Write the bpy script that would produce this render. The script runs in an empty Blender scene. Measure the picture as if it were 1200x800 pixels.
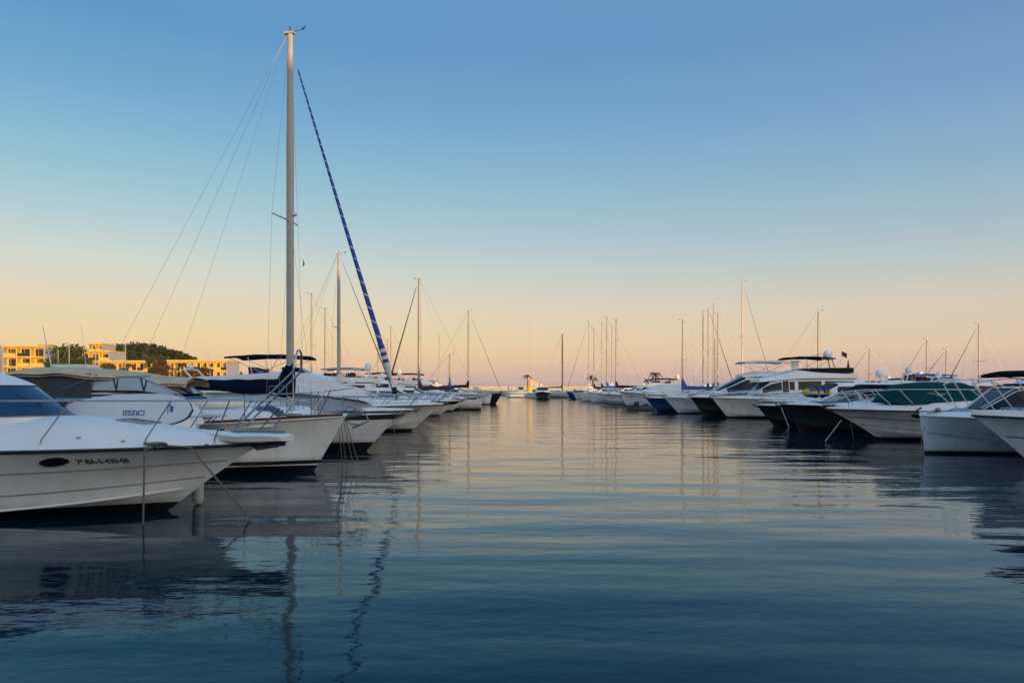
import bpy, bmesh, math, random
from mathutils import Vector, Matrix
from mathutils.bvhtree import BVHTree
random.seed(7)
PI = math.pi
S = bpy.context.scene
COL = S.collection
H = 2.1            # eye height
F = 867.0          # focal length in pixels of the 1200 px wide photograph
HZ = 457.0         # horizon row

# ------------------------------------------------------------------ camera
cam_d = bpy.data.cameras.new('camera'); cam = bpy.data.objects.new('camera', cam_d); COL.objects.link(cam)
cam.location = (0, 0, H); cam.rotation_euler = (PI/2, 0, 0)
cam_d.sensor_width = 36; cam_d.lens = 36*F/1200; cam_d.shift_y = 57/1200
cam_d.clip_start = 0.1; cam_d.clip_end = 6000
S.camera = cam

# ------------------------------------------------------------------ sky, sun, exposure
SUN_EL = math.radians(2.4)
SUN_AZ = (0.50, -0.866)          # horizontal direction towards the sun: behind the viewer, to the right
def lin(c): return tuple(((v/255)/12.92 if v/255 <= .04045 else ((v/255+.055)/1.055)**2.4) for v in c)
W = bpy.data.worlds.new('World'); S.world = W; W.use_nodes = True
nt = W.node_tree; nt.nodes.clear()
def N(t, **k):
    n = nt.nodes.new(t)
    for a, b in k.items(): setattr(n, a, b)
    return n
LK = lambda a, b: nt.links.new(a, b)
out = N('ShaderNodeOutputWorld'); bg = N('ShaderNodeBackground'); bg.inputs[1].default_value = 1.0
sky = N('ShaderNodeTexSky', sky_type='NISHITA'); sky.sun_disc = False
sky.sun_elevation = SUN_EL; sky.sun_rotation = math.atan2(SUN_AZ[0], SUN_AZ[1])
nbg = N('ShaderNodeBackground'); nbg.inputs[1].default_value = 0.05
tc = N('ShaderNodeTexCoord'); sep = N('ShaderNodeSeparateXYZ'); LK(tc.outputs['Generated'], sep.inputs[0])
def ramp(stops):
    r = N('ShaderNodeValToRGB'); r.color_ramp.interpolation = 'B_SPLINE' if False else 'EASE' if False else 'LINEAR'
    el = r.color_ramp.elements
    while len(el) > 1: el.remove(el[-1])
    el[0].position = stops[0][0]; el[0].color = lin(stops[0][1])+(1,)
    for p, c in stops[1:]:
        e = el.new(p); e.color = lin(c)+(1,)
    return r
# thin streaks of cloud low over the sea: bend the height a little with stretched noise
mp = N('ShaderNodeMapping'); mp.inputs['Scale'].default_value = (9, 9, 120)
LK(tc.outputs['Generated'], mp.inputs[0])
nz = N('ShaderNodeTexNoise'); nz.inputs['Scale'].default_value = 1.0; nz.inputs['Detail'].default_value = 3; LK(mp.outputs[0], nz.inputs[0])
m1 = N('ShaderNodeMath', operation='MULTIPLY_ADD'); LK(nz.outputs[0], m1.inputs[0]); m1.inputs[1].default_value = 0.034; m1.inputs[2].default_value = -0.017
fade = N('ShaderNodeMapRange'); LK(sep.outputs[2], fade.inputs[0]); fade.inputs[1].default_value = 0.012; fade.inputs[2].default_value = 0.09; fade.inputs[3].default_value = 1; fade.inputs[4].default_value = 0.15
m2 = N('ShaderNodeMath', operation='MULTIPLY'); LK(m1.outputs[0], m2.inputs[0]); LK(fade.outputs[0], m2.inputs[1])
zz = N('ShaderNodeMath', operation='ADD'); LK(sep.outputs[2], zz.inputs[0]); LK(m2.outputs[0], zz.inputs[1])
front = ramp([(0.0, (178, 156, 163)), (0.012, (200, 172, 163)), (0.0321, (217, 184, 156)), (0.0621, (219, 193, 158)), (0.1068, (212, 197, 173)), (0.1557, (193, 198, 193)), (0.2035, (163, 190, 198)), (0.2499, (137, 180, 198)), (0.3374, (98, 156, 195)), (0.4156, (72, 138, 188)), (0.56, (88, 146, 190)), (1.0, (112, 155, 200))])
front_r = ramp([(0.0, (165, 151, 159)), (0.0117, (181, 160, 163)), (0.0312, (199, 174, 164)), (0.0554, (211, 186, 165)), (0.1037, (202, 190, 176)), (0.1512, (175, 184, 187)), (0.1976, (152, 177, 191)), (0.2605, (130, 166, 192)), (0.3284, (114, 151, 191)), (0.4052, (101, 138, 187)), (0.56, (98, 142, 190)), (1.0, (112, 155, 200))]); LK(zz.outputs[0], front_r.inputs[0])
LK(zz.outputs[0], front.inputs[0])
back = ramp([(0.0, (236,176,126)), (0.10, (242,210,166)), (0.22, (234,216,190)), (0.42, (204,206,206)), (0.7, (150,172,196)), (1.0, (112,155,200))])
LK(zz.outputs[0], back.inputs[0])
# left and right halves of the view differ a little: the right is darker and more violet
rz_ = N('ShaderNodeMapRange'); LK(sep.outputs[0], rz_.inputs[0]); rz_.inputs[1].default_value = -0.49; rz_.inputs[2].default_value = 0.53
fm = N('ShaderNodeMix', data_type='RGBA'); LK(rz_.outputs[0], fm.inputs[0]); LK(front.outputs[0], fm.inputs[6]); LK(front_r.outputs[0], fm.inputs[7])
# the glow around the sunken sun, behind the viewer to the right
dt = N('ShaderNodeVectorMath', operation='DOT_PRODUCT'); LK(tc.outputs['Generated'], dt.inputs[0]); dt.inputs[1].default_value = (0.55, -0.835, 0.0)
az = N('ShaderNodeMapRange'); LK(dt.outputs['Value'], az.inputs[0]); az.inputs[1].default_value = 0.0; az.inputs[2].default_value = 0.85; az.inputs[3].default_value = 0; az.inputs[4].default_value = 1
gain = N('ShaderNodeMapRange'); LK(az.outputs[0], gain.inputs[0]); gain.inputs[3].default_value = 1.0; gain.inputs[4].default_value = 2.0
vm = N('ShaderNodeVectorMath', operation='SCALE'); LK(back.outputs[0], vm.inputs[0]); LK(gain.outputs[0], vm.inputs['Scale'])
tint = N('ShaderNodeMix', data_type='RGBA'); LK(az.outputs[0], tint.inputs[0]); LK(fm.outputs[2], tint.inputs[6]); LK(vm.outputs[0], tint.inputs[7])
LK(tint.outputs[2], bg.inputs[0]); LK(sky.outputs[0], nbg.inputs[0])
addb = N('ShaderNodeAddShader'); LK(bg.outputs[0], addb.inputs[0]); LK(nbg.outputs[0], addb.inputs[1]); LK(addb.outputs[0], out.inputs[0])

sd = bpy.data.lights.new('sun', 'SUN'); so = bpy.data.objects.new('sun', sd); COL.objects.link(so)
sd.energy = 4.2; sd.angle = math.radians(0.5); sd.color = (1.0, 0.64, 0.29)
sv = Vector((SUN_AZ[0]*math.cos(SUN_EL), SUN_AZ[1]*math.cos(SUN_EL), math.sin(SUN_EL)))
so.rotation_euler = sv.to_track_quat('Z', 'Y').to_euler(); so.location = (30, -60, 40)
vs = S.view_settings; vs.view_transform = 'Standard'; vs.look = 'None'; vs.exposure = 0.0; vs.gamma = 1.0; vs.use_curve_mapping = False

# ------------------------------------------------------------------ materials
MATS = {}
def mat(name, col, rough=0.5, metal=0.0, var=0.12, vscale=3.0, spec=0.5, coat=0.0, stretch=(1,1,1)):
    if name in MATS: return MATS[name]
    m = bpy.data.materials.new(name); m.use_nodes = True; t = m.node_tree; b = t.nodes['Principled BSDF']
    tcn = t.nodes.new('ShaderNodeTexCoord'); mpn = t.nodes.new('ShaderNodeMapping'); mpn.inputs['Scale'].default_value = stretch
    nzn = t.nodes.new('ShaderNodeTexNoise'); nzn.inputs['Scale'].default_value = vscale; nzn.inputs['Detail'].default_value = 5
    mr = t.nodes.new('ShaderNodeMapRange'); mr.inputs[1].default_value = .3; mr.inputs[2].default_value = .7; mr.inputs[3].default_value = 1-var; mr.inputs[4].default_value = 1+var*.35
    mm = t.nodes.new('ShaderNodeMix'); mm.data_type = 'RGBA'; mm.blend_type = 'MULTIPLY'; mm.inputs[0].default_value = 1
    t.links.new(tcn.outputs['Object'], mpn.inputs[0]); t.links.new(mpn.outputs[0], nzn.inputs[0]); t.links.new(nzn.outputs[0], mr.inputs[0])
    mm.inputs[6].default_value = (*col, 1); t.links.new(mr.outputs[0], mm.inputs[7]); t.links.new(mm.outputs[2], b.inputs['Base Color'])
    rr = t.nodes.new('ShaderNodeMapRange'); rr.inputs[3].default_value = max(.02, rough*.8); rr.inputs[4].default_value = min(1, rough*1.25)
    t.links.new(nzn.outputs[0], rr.inputs[0]); t.links.new(rr.outputs[0], b.inputs['Roughness'])
    b.inputs['Metallic'].default_value = metal; b.inputs['Specular IOR Level'].default_value = spec; b.inputs['Coat Weight'].default_value = coat
    MATS[name] = m; return m
def hullmat(name, col, bands, rough=0.28):
    """topside paint with boot stripes / antifouling painted at fixed heights: bands = [(z_top, colour)...] from the keel up"""
    if name in MATS: return MATS[name]
    m = mat(name, col, rough, var=0.16, vscale=1.6, stretch=(1.2, 1.2, .25)); t = m.node_tree; b = t.nodes['Principled BSDF']
    src = b.inputs['Base Color'].links[0].from_socket
    tcn = [n for n in t.nodes if n.type == 'TEX_COORD'][0]; sx = t.nodes.new('ShaderNodeSeparateXYZ'); t.links.new(tcn.outputs['Object'], sx.inputs[0])
    if sum(col) > .9:
        zt_ = bands[-1][0]; st = t.nodes.new('ShaderNodeMapRange'); t.links.new(sx.outputs[2], st.inputs[0]); st.inputs[1].default_value = zt_+.13; st.inputs[2].default_value = zt_; st.inputs[3].default_value = 0; st.inputs[4].default_value = 1
        nz2 = t.nodes.new('ShaderNodeTexNoise'); nz2.inputs['Scale'].default_value = 2.2; nz2.inputs['Detail'].default_value = 6; mp2 = t.nodes.new('ShaderNodeMapping'); mp2.inputs['Scale'].default_value = (1.5, 1.5, .5); t.links.new(tcn.outputs['Object'], mp2.inputs[0]); t.links.new(mp2.outputs[0], nz2.inputs[0])
        mu = t.nodes.new('ShaderNodeMath'); mu.operation = 'MULTIPLY'; t.links.new(st.outputs[0], mu.inputs[0]); t.links.new(nz2.outputs[0], mu.inputs[1])
        ms_ = t.nodes.new('ShaderNodeMix'); ms_.data_type = 'RGBA'; t.links.new(mu.outputs[0], ms_.inputs[0]); t.links.new(src, ms_.inputs[6]); ms_.inputs[7].default_value = (.30, .26, .17, 1); src = ms_.outputs[2]
    for ztop, c in reversed(bands):
        lt = t.nodes.new('ShaderNodeMath'); lt.operation = 'LESS_THAN'; lt.inputs[1].default_value = ztop; t.links.new(sx.outputs[2], lt.inputs[0])
        mm = t.nodes.new('ShaderNodeMix'); mm.data_type = 'RGBA'; t.links.new(lt.outputs[0], mm.inputs[0]); t.links.new(src, mm.inputs[6]); mm.inputs[7].default_value = (*c, 1); src = mm.outputs[2]
    t.links.new(src, b.inputs['Base Color']); return m
BLK = (.012,.012,.014); WHT = (.74,.735,.72)
white = mat('white_gelcoat', (.80,.795,.795), .32, var=.07, vscale=1.3)
cream = mat('cream_gelcoat', (.70,.66,.58), .35, var=.08)
deckw = mat('deck_nonskid', (.70,.70,.71), .55, var=.08, vscale=5)
glass = mat('tinted_window', (.010,.016,.026), .08, var=.1, spec=.22)
glassb = mat('blue_window', (.008,.05,.13), .06, var=.15, spec=.45)
clear = mat('clear_screen', (.32,.38,.42), .08, var=.1, spec=.8)
steel = mat('stainless', (.48,.48,.49), .22, 1.0, var=.1)
spar = mat('spar_aluminium', (.28,.245,.215), .38, 0.25, var=.10, vscale=2, stretch=(1,1,.2))
sparw = mat('spar_white', (.42,.37,.325), .4, 0, var=.10, vscale=2)
wood = mat('varnished_teak', (.10,.030,.018), .35, var=.3, vscale=4, stretch=(1,8,8))
rubk = mat('black_rubber', (.018,.018,.02), .5, var=.15)
rubg = mat('grey_rubber', (.12,.12,.125), .6, var=.15)
navy = mat('navy_canvas', (.004,.008,.026), .9, var=.22, vscale=6, spec=.08)
blue = mat('blue_canvas', (.018,.08,.34), .8, var=.2, vscale=6)
teal = mat('teal_canvas', (.003,.055,.066), .85, var=.25, vscale=5, spec=.1)
beige = mat('beige_canvas', (.60,.46,.31), .85, var=.18, vscale=4)
greyc = mat('grey_canvas', (.30,.33,.38), .85, var=.15, vscale=4)
whitec = mat('white_canvas', (.66,.66,.67), .8, var=.10, vscale=4)
blackc = mat('black_canvas', (.016,.015,.018), .9, var=.2, spec=.1)
red = mat('red_paint', (.20,.02,.03), .5)
redb = mat('red_canvas', (.30,.05,.035), .8)
rope = mat('rope', (.16,.13,.10), .9, var=.3, vscale=30)
galv = mat('galvanised', (.20,.21,.22), .5, .6, var=.2, vscale=8)
wire = mat('rig_wire', (.34,.34,.345), .4, .3)
fender_m = mat('fender_vinyl', (.50,.52,.44), .45, var=.15)
yellow = mat('yellow_pvc', (.62,.42,.02), .45)
bluep = mat('blue_pvc', (.015,.06,.36), .4)
cush = mat('dark_cushion', (.03,.035,.05), .8, var=.5, vscale=9)
H_white = hullmat('hull_white_black_bottom', (.66,.645,.615), [(.13, BLK)])
H_l1 = hullmat('hull_white_motor', (.78,.765,.74), [(.16, BLK)])
H_l2 = hullmat('hull_white_boot', (.78,.76,.72), [(.17, BLK), (.205, WHT), (.30, BLK)])
H_l3 = hullmat('hull_white_black_boot', (.74,.72,.70), [(.30, BLK)])
H_beige = hullmat('hull_cream', (.62,.57,.47), [(.12, (.06,.05,.05))])
H_grey = hullmat('hull_grey', (.42,.42,.43), [(.14, BLK)])
H_black = hullmat('hull_black', (.014,.015,.017), [(.10, (.03,.012,.012))], .22)
H_navy = hullmat('hull_navy', (.014,.04,.13), [(.12, (.03,.03,.035))], .25)
H_blue = hullmat('hull_bright_blue', (.011,.040,.155), [(.12, BLK)], .3)
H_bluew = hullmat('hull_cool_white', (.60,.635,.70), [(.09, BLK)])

# ------------------------------------------------------------------ mesh helpers
def tag(o, label=None, cat=None, group=None, kind=None):
    if label: o['label'] = label
    if cat: o['category'] = cat
    if group: o['group'] = group
    if kind: o['kind'] = kind
    return o
def empty(name, loc, rz=0.0):
    o = bpy.data.objects.new(name, None); COL.objects.link(o); o.location = loc; o.rotation_euler = (0, 0, rz); o.empty_display_size = .3; return o
class MB:
    def __init__(s): s.v = []; s.f = []; s.m = []; s.sm = []
    def add(s, vs, fs, mi=0, smooth=True):
        b = len(s.v); s.v += [tuple(p) for p in vs]
        for k, f in enumerate(fs):
            s.f.append([b+i for i in f]); s.m.append(mi[k] if isinstance(mi, list) else mi); s.sm.append(smooth)
    def box(s, c, d, mi=0, rz=0.0, smooth=False):
        x, y, z = d[0]/2, d[1]/2, d[2]/2; ca, sa = math.cos(rz), math.sin(rz)
        vs = [(c[0]+(i*x)*ca-(j*y)*sa, c[1]+(i*x)*sa+(j*y)*ca, c[2]+k*z) for i in (-1,1) for j in (-1,1) for k in (-1,1)]
        s.add(vs, [(0,1,3,2),(4,6,7,5),(0,4,5,1),(2,3,7,6),(0,2,6,4),(1,5,7,3)], mi, smooth); return s
    def tube(s, pts, r, n=8, mi=0, r2=None, cap=True):
        pts = [Vector(p) for p in pts]; m = len(pts)
        rs = r if isinstance(r, (list, tuple)) else [r+(0 if r2 is None else (r2-r)*i/(m-1)) for i in range(m)]
        vs = []; t0 = None
        for i, p in enumerate(pts):
            t = (pts[min(i+1, m-1)]-pts[max(i-1, 0)]).normalized()
            if i == 0:
                a = Vector((0,0,1)) if abs(t.z) < .9 else Vector((1,0,0)); u = t.cross(a).normalized()
            else:
                u = (u - t*u.dot(t)).normalized()
            w = t.cross(u)
            for k in range(n):
                a = 2*PI*k/n; vs.append(p+(u*math.cos(a)+w*math.sin(a))*rs[i])
        fs = [(i*n+k, i*n+(k+1) % n, (i+1)*n+(k+1) % n, (i+1)*n+k) for i in range(m-1) for k in range(n)]
        if cap: fs += [tuple(range(n-1, -1, -1)), tuple((m-1)*n+k for k in range(n))]
        s.add(vs, fs, mi); return s
    def grid(s, rows, mi=0, smooth=True, closed=False):
        nr, nc = len(rows), len(rows[0]); vs = [p for r in rows for p in r]; fs = []; ms = []
        for i in range(nr-1):
            for j in range(nc-(0 if closed else 1)):
                fs.append((i*nc+j, i*nc+(j+1) % nc, (i+1)*nc+(j+1) % nc, (i+1)*nc+j)); ms.append(mi(i, j) if callable(mi) else mi)
        s.add(vs, fs, ms, smooth); return s
    def ball(s, c, r, nu=16, nv=10, mi=0, sc=(1,1,1)):
        rows = [[(c[0]+r*sc[0]*math.sin(PI*i/nv)*math.cos(2*PI*j/nu), c[1]+r*sc[1]*math.sin(PI*i/nv)*math.sin(2*PI*j/nu), c[2]+r*sc[2]*math.cos(PI*i/nv)) for j in range(nu)] for i in range(nv+1)]
        return s.grid(rows, mi, True, True)
    def build(s, name, mats, parent=None, auto=35):
        me = bpy.data.meshes.new(name); me.from_pydata(s.v, [], s.f)
        for m in (mats if isinstance(mats, (list, tuple)) else [mats]): me.materials.append(m)
        me.polygons.foreach_set('material_index', s.m); me.polygons.foreach_set('use_smooth', s.sm)
        bm = bmesh.new(); bm.from_mesh(me); bmesh.ops.remove_doubles(bm, verts=bm.verts, dist=.0004); bmesh.ops.recalc_face_normals(bm, faces=bm.faces)
        for e in bm.edges:
            if len(e.link_faces) == 2 and e.calc_face_angle(0) > math.radians(auto): e.smooth = False
        bm.to_mesh(me); bm.free(); me.update()
        o = bpy.data.objects.new(name, me); COL.objects.link(o)
        if parent: o.parent = parent
        return o
def lerp(a, b, k): return a+(b-a)*k
def clamp(v, a=0., b=1.): return max(a, min(b, v))
def sm(v): v = clamp(v); return v*v*(3-2*v)
def at(px, py, Y): return Vector(((px-600)/F*Y, Y, H-(py-HZ)/F*Y))

class Loft:
    """superstructure shell: sections (x, z_base, z_top, half width base, half width top, shoulder radius)"""
    A = .3
    def __init__(s, secs): s.s = sorted(secs)
    def par(s, x):
        q = s.s
        if x <= q[0][0]: return q[0][1:]
        for a, b in zip(q, q[1:]):
            if x <= b[0]:
                k = (x-a[0])/max(1e-6, b[0]-a[0]); return [lerp(a[i], b[i], k) for i in range(1, 6)]
        return q[-1][1:]
    def pt(s, x, v):
        zb, zt, wb, wt, r = s.par(x); A = s.A
        sg = -1 if v <= .5 else 1; v2 = v if v <= .5 else 1-v
        r = min(r, max(.01, zt-zb-.005))
        if v2 < A:
            k = v2/A; return Vector((x, sg*(wb+(wt-wb)*k), zb+(zt-r-zb)*k))
        th = (v2-A)/(1-2*A)*PI; c = max(0, math.cos(th))
        return Vector((x, sg*wt*c**.55, zt-r+r*max(0, math.sin(th))**.75))
    def mesh(s, mb, mi=0, nv=36, sub=4, cap=True):
        xs = []
        for a, b in zip(s.s, s.s[1:]):
            xs += [lerp(a[0], b[0], k/sub) for k in range(sub)]
        xs.append(s.s[-1][0]); rows = [[s.pt(x, j/nv) for j in range(nv+1)] for x in xs]
        mb.grid(rows, mi)
        if cap:
            for r in (rows[0], rows[-1]): mb.add(r, [tuple(range(len(r)))], mi, False)
        return mb
    def patch(s, mb, xa, xb, va, vb, off=.008, nx=8, nv=8, mi=0, slant=0.):
        rows = []
        for i in range(nx+1):
            row = []
            for j in range(nv+1):
                v = lerp(va, vb, j/nv); k = j/nv
                x = lerp(xa, xb, i/nx) + (slant*k if slant else 0)
                e = .01; p = s.pt(x, v); du = s.pt(x+e, v)-s.pt(x-e, v); dv = s.pt(x, min(1, v+.004))-s.pt(x, max(0, v-.004))
                n = dv.cross(du)
                if n.length < 1e-9: n = Vector((0, 0, 1))
                n.normalize()
                c = Vector((x, 0, s.par(x)[0]))
                if n.dot(p-c+Vector((0,0,.001))) < 0: n = -n
                row.append(p+n*off)
            rows.append(row)
        mb.grid(rows, mi); return mb

class Hull:
    def __init__(s, L, B, Fb, Fs, rake, kind='motor', p=2.3, fl=.10, stern=.9, tc=.4, zc=.42, plumb=.9, sag=2.0, zc0=.06):
        s.__dict__.update(L=L, B=B, Fb=Fb, Fs=Fs, rake=rake, kind=kind, p=p, fl=fl, st=stern, tc=tc, zcb=zc, pl=plumb, sag=sag, zc0=zc0)
    def xstem(s, z): return s.L/2 - s.rake*(clamp(1-z/s.Fb, 0, 1.6))**s.pl
    def ys(s, t):
        if t < s.tc: return s.B/2*(s.st+(1-s.st)*math.sin(PI/2*t/s.tc))
        return s.B/2*max(0, 1-((t-s.tc)/(1-s.tc))**s.p)
    def zs(s, t): return s.Fs+(s.Fb-s.Fs)*t**s.sag
    def xs(s, t): return -s.L/2+t*s.L
    def sheer(s, t, sg=1): return Vector((s.xs(t), sg*s.ys(t), s.zs(t)))
    def pt(s, t, q, sg=1):
        """q 1 = sheer, 0 = chine (or lower), -1 = keel"""
        if s.kind == 'sail':
            k = (q+1)/2; ze = lerp(-.35, s.Fb, k); z = lerp(-.35, s.zs(t), k)
            x = -s.L/2+t*(s.L/2+s.xstem(ze)); y = s.ys(t)*(1-(1-k)**2.6)
            return Vector((x, sg*y, z))
        cz = lambda t: s.zc0+(s.zcb*s.Fb-s.zc0)*clamp((t-.4)/.6)**2.2
        if q >= 0:
            za, zb = cz(t), s.zs(t); ze = lerp(cz(1), s.Fb, q)
            yc = s.B/2*.90*max(0, s.st if t < .0 else (1-clamp((t-.3)/.7)**1.75)) * (1 if t > .3 else lerp(s.st, 1, t/.3))
            z = lerp(za, zb, q); x = -s.L/2+t*(s.L/2+s.xstem(ze)); y = lerp(yc, s.ys(t), q) - s.fl*math.sin(PI*q)*clamp((t-.45)/.4)*min(1, s.ys(t)*2)
            return Vector((x, sg*max(0, y), z))
        k = -q; zk = -.5+.42*clamp((t-.55)/.45)**2; zke = -.08
        ze = lerp(cz(1), zke, k); p = s.pt(t, 0)
        x = -s.L/2+t*(s.L/2+s.xstem(ze)); return Vector((x, sg*p.y*(1-k), lerp(p.z, zk, k)))
    def mesh(s, mb, nt=44, band=None):
        ts = [1-(1-i/nt)**1.35 for i in range(nt+1)]
        qs = [1, .93, .8, .66, .5, .34, .18, .06, 0, -.2, -.45, -.75, -1]
        for sg in (1, -1):
            rows = [[s.pt(t, q, sg) for q in qs] for t in ts]
            mb.grid(rows, (lambda i, j: 1 if (band and qs[j+1] >= 1-band-.001) else 0))
        ring = [s.pt(0, q, 1) for q in qs]+[s.pt(0, q, -1) for q in reversed(qs[:-1])]
        mb.add(ring, [tuple(range(len(ring)))], 0, False); return mb
    def line(s, q, off=0., t0=0., t1=1., n=40, dz=0.):
        a = []
        for i in range(n+1):
            t = lerp(t0, t1, i/n); p = s.pt(t, q, 1); a.append(Vector((p.x, p.y+off, p.z+dz)))
        return a+[Vector((p.x, -p.y, p.z)) for p in reversed(a[:-1])]
    def side_lines(s, mb, q, r, off=.004, t0=0., t1=.985):
        for sg in (-1, 1): mb.tube([s.pt(lerp(t0, t1, i/40), q, sg)+Vector((0, sg*off, 0)) for i in range(41)], r, 6)
        return mb
    def patch(s, mb, t0, t1, q0, q1, sg, off=.008, n=16, oval=True, lens=False):
        c = []
        for k in range(n):
            a = 2*PI*k/n; ca, sa = math.cos(a), math.sin(a)
            if lens: sa = sa*abs(sa)**.35
            if not oval: ca, sa = [math.copysign(min(1, abs(v)*1.35), v) for v in (ca, sa)]
            p = s.pt(lerp(t0, t1, .5+.5*ca), lerp(q0, q1, .5+.5*sa), sg); c.append(p+Vector((off*.25, sg*off, off*-.1)))
        d = [p+Vector((0, -sg*off*1.6, 0)) for p in c]
        mb.add(c+d, [tuple(range(n))]+[(k, (k+1) % n, n+(k+1) % n, n+k) for k in range(n)], 0, False)
class Deck:
    def __init__(s, h, dh, lo=.2, tp=.45, crown=.10, edge=.16): s.h, s.dh, s.lo, s.tp, s.crown, s.edge = h, dh, lo, tp, crown, edge
    def bulge(s, t):
        return s.dh*(lerp(.55, 1, sm(t/s.tp)) if t < s.tp else lerp(1, s.lo, sm((t-s.tp)/(1-s.tp))))
    def pt(s, t, k):
        h = s.h; a = abs(k); y = h.ys(t)*k
        return Vector((h.xs(t), y, h.zs(t)+s.bulge(t)*sm((1-a)/s.edge)**.7+s.crown*h.ys(t)/(h.B/2)*(1-k*k)))
    def z(s, x, y):
        t = clamp((x+s.h.L/2)/s.h.L); w = max(.02, s.h.ys(t)); return s.pt(t, clamp(y/w, -1, 1)).z
    def mesh(s, mb, nt=44):
        ks = [-1, -.985, -.96, -.93, -.89, -.85, -.8, -.6, -.3, 0, .3, .6, .8, .85, .89, .93, .96, .985, 1]
        ts = [1-(1-i/nt)**1.35 for i in range(nt+1)]
        rows = [[s.pt(t, k) for k in ks] for t in ts]; mb.grid(rows); mb.add(rows[0], [tuple(range(len(ks)))], 0, False); return mb

def rail(root, hl, dk, t0, h, n, lean=.04, ins=.93, mid=True, tip=.12, r=.013, mat_=None, tend=.985, hh=None):
    mat_ = mat_ or steel
    def foot(t, sg): return dk.pt(t, sg*ins)
    def top(t, sg, k=1.):
        p = dk.pt(t, sg*(ins+.02)); z = max(p.z, dk.pt(t0, ins).z*.0+p.z)
        return Vector((p.x+lean*hl.L*k, p.y, p.z+h*k))
    a = [top(lerp(t0, tend, i/18), -1) for i in range(19)]; b = [top(lerp(t0, tend, i/18), 1) for i in range(19)]
    tp = Vector((max(p.x for p in a)+tip, 0, a[-1].z)); path = [foot(t0-.03, -1)]+a+[tp]+list(reversed(b))+[foot(t0-.03, 1)]
    mb = MB().tube(path, r, 8)
    if mid:
        m1_ = [top(lerp(t0, tend, i/14), -1, .5) for i in range(15)]; m2_ = [top(lerp(t0, tend, i/14), 1, .5) for i in range(15)]
        mb.tube(m1_+[Vector((m1_[-1].x+tip*.6, 0, m1_[-1].z))]+list(reversed(m2_)), r*.55, 6)
    mb.build('bow_rail', mat_, root)
    for i in range(n):
        t = lerp(t0+.02, tend-.015, i/max(1, n-1))
        for sg in (-1, 1):
            MB().tube([foot(t, sg)-Vector((0,0,.02)), foot(t, sg)+Vector((0,0,.05)), top(t, sg)], r*.9, 6).build('stanchion', mat_, root)
def anchor_part(root, x, z):
    mb = MB(); mb.tube([(x-.45, 0, z+.03), (x+.10, 0, z+.05), (x+.22, 0, z-.05)], .022, 6)
    for sg in (-1, 1):
        mb.add([(x+.26, 0, z-.02), (x+.16, sg*.17, z-.10), (x-.12, sg*.05, z-.24), (x-.02, 0, z-.12)], [(0,1,2,3)], 0, False)
    mb.box((x-.08, 0, z-.012), (.5, .13, .05)); mb.build('anchor', galv, root)
def bimini(root, x0, x1, w, z, m, base, frames=3, sagf=.10, valance=.08, pr=.014):
    mb = MB(); nx, ny = 12, 10; top = []; bot = []
    for i in range(nx+1):
        k = i/nx; x = lerp(x0, x1, k); dz = -.10*(2*k-1)**2 - .018*abs(math.sin(k*PI*(frames-.0)))
        top.append([(x, w*(2*j/ny-1), z+dz+sagf*(1-(2*j/ny-1)**2)) for j in range(ny+1)]); bot.append([(p[0], p[1], p[2]-.03) for p in top[-1]])
    mb.grid(top); mb.grid(bot)
    rim = [top[i][0] for i in range(nx+1)]+[top[nx][j] for j in range(1, ny+1)]+[top[i][ny] for i in range(nx-1, -1, -1)]+[top[0][j] for j in range(ny-1, 0, -1)]
    mb.grid([rim, [(p[0], p[1]*1.01, p[2]-valance) for p in rim]], 0, True, True)
    mb.build('bimini', m, root)
    for sg in (-1, 1):
        c = lerp(x0, x1, .45); pv = [(c-.35, base), (c+.45, base)]
        legs = [(x0+.05, pv[1]), (lerp(x0, x1, .3), pv[0]), (lerp(x0, x1, .7), pv[1]), (x1-.05, pv[0])][:frames+1]
        for xt, (xb, zb) in legs:
            MB().tube([(xb, sg*(w-.02), zb), (xt, sg*(w-.02), z-.06)], pr, 6).build('bimini_pole', steel, root)
def radar_mast(root, x, z, h, dome=.3, dish=True, m=None):
    m = m or white
    mb = MB()
    for sg in (-1, 1): mb.tube([(x-.25, sg*.45, z), (x, sg*.35, z+h*.6)], .05, 8)
    mb.box((x, 0, z+h*.6), (.45, 1.0, .07)); mb.build('radar_arch', m, root)
    MB().tube([(x, .1, z+h*.6), (x-.1, .1, z+h)], .018, 6).build('mast_light', white, root)
    if dish: MB().ball((x+.05, -.25, z+h*.6+dome*.9), dome, sc=(1, 1, 1.1)).build('radome', white, root)
def antenna(root, x, y, z, h, lean=-.12, r=.009):
    MB().tube([(x, y, z), (x+lean*h, y, z+h)], r, 6, r2=r*.5).build('antenna', white, root)
def flag(root, x, y, z, h, cols, furled=False):
    MB().tube([(x, y, z), (x-.12*h, y, z+h)], .012, 6).build('flag_staff', white, root)
    mb = MB(); n = len(cols); L_, hh = .46, .36
    if furled:
        mb.tube([(x-.1*h, y, z+h), (x-.08*h-.03, y, z+h*.6), (x-.05*h, y, z+h*.15)], [.02, .09, .13], 8)
    else:
        for c in range(n):
            rows = [[(x-.12*h-L_*i/8*.8, y+.05*math.sin(i*.9), z+h-hh*(c+j)/n-.35*L_*(i/8)**1.3) for j in range(2)] for i in range(9)]; mb.grid(rows, c)
    mb.build('flag', cols, root)

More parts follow.
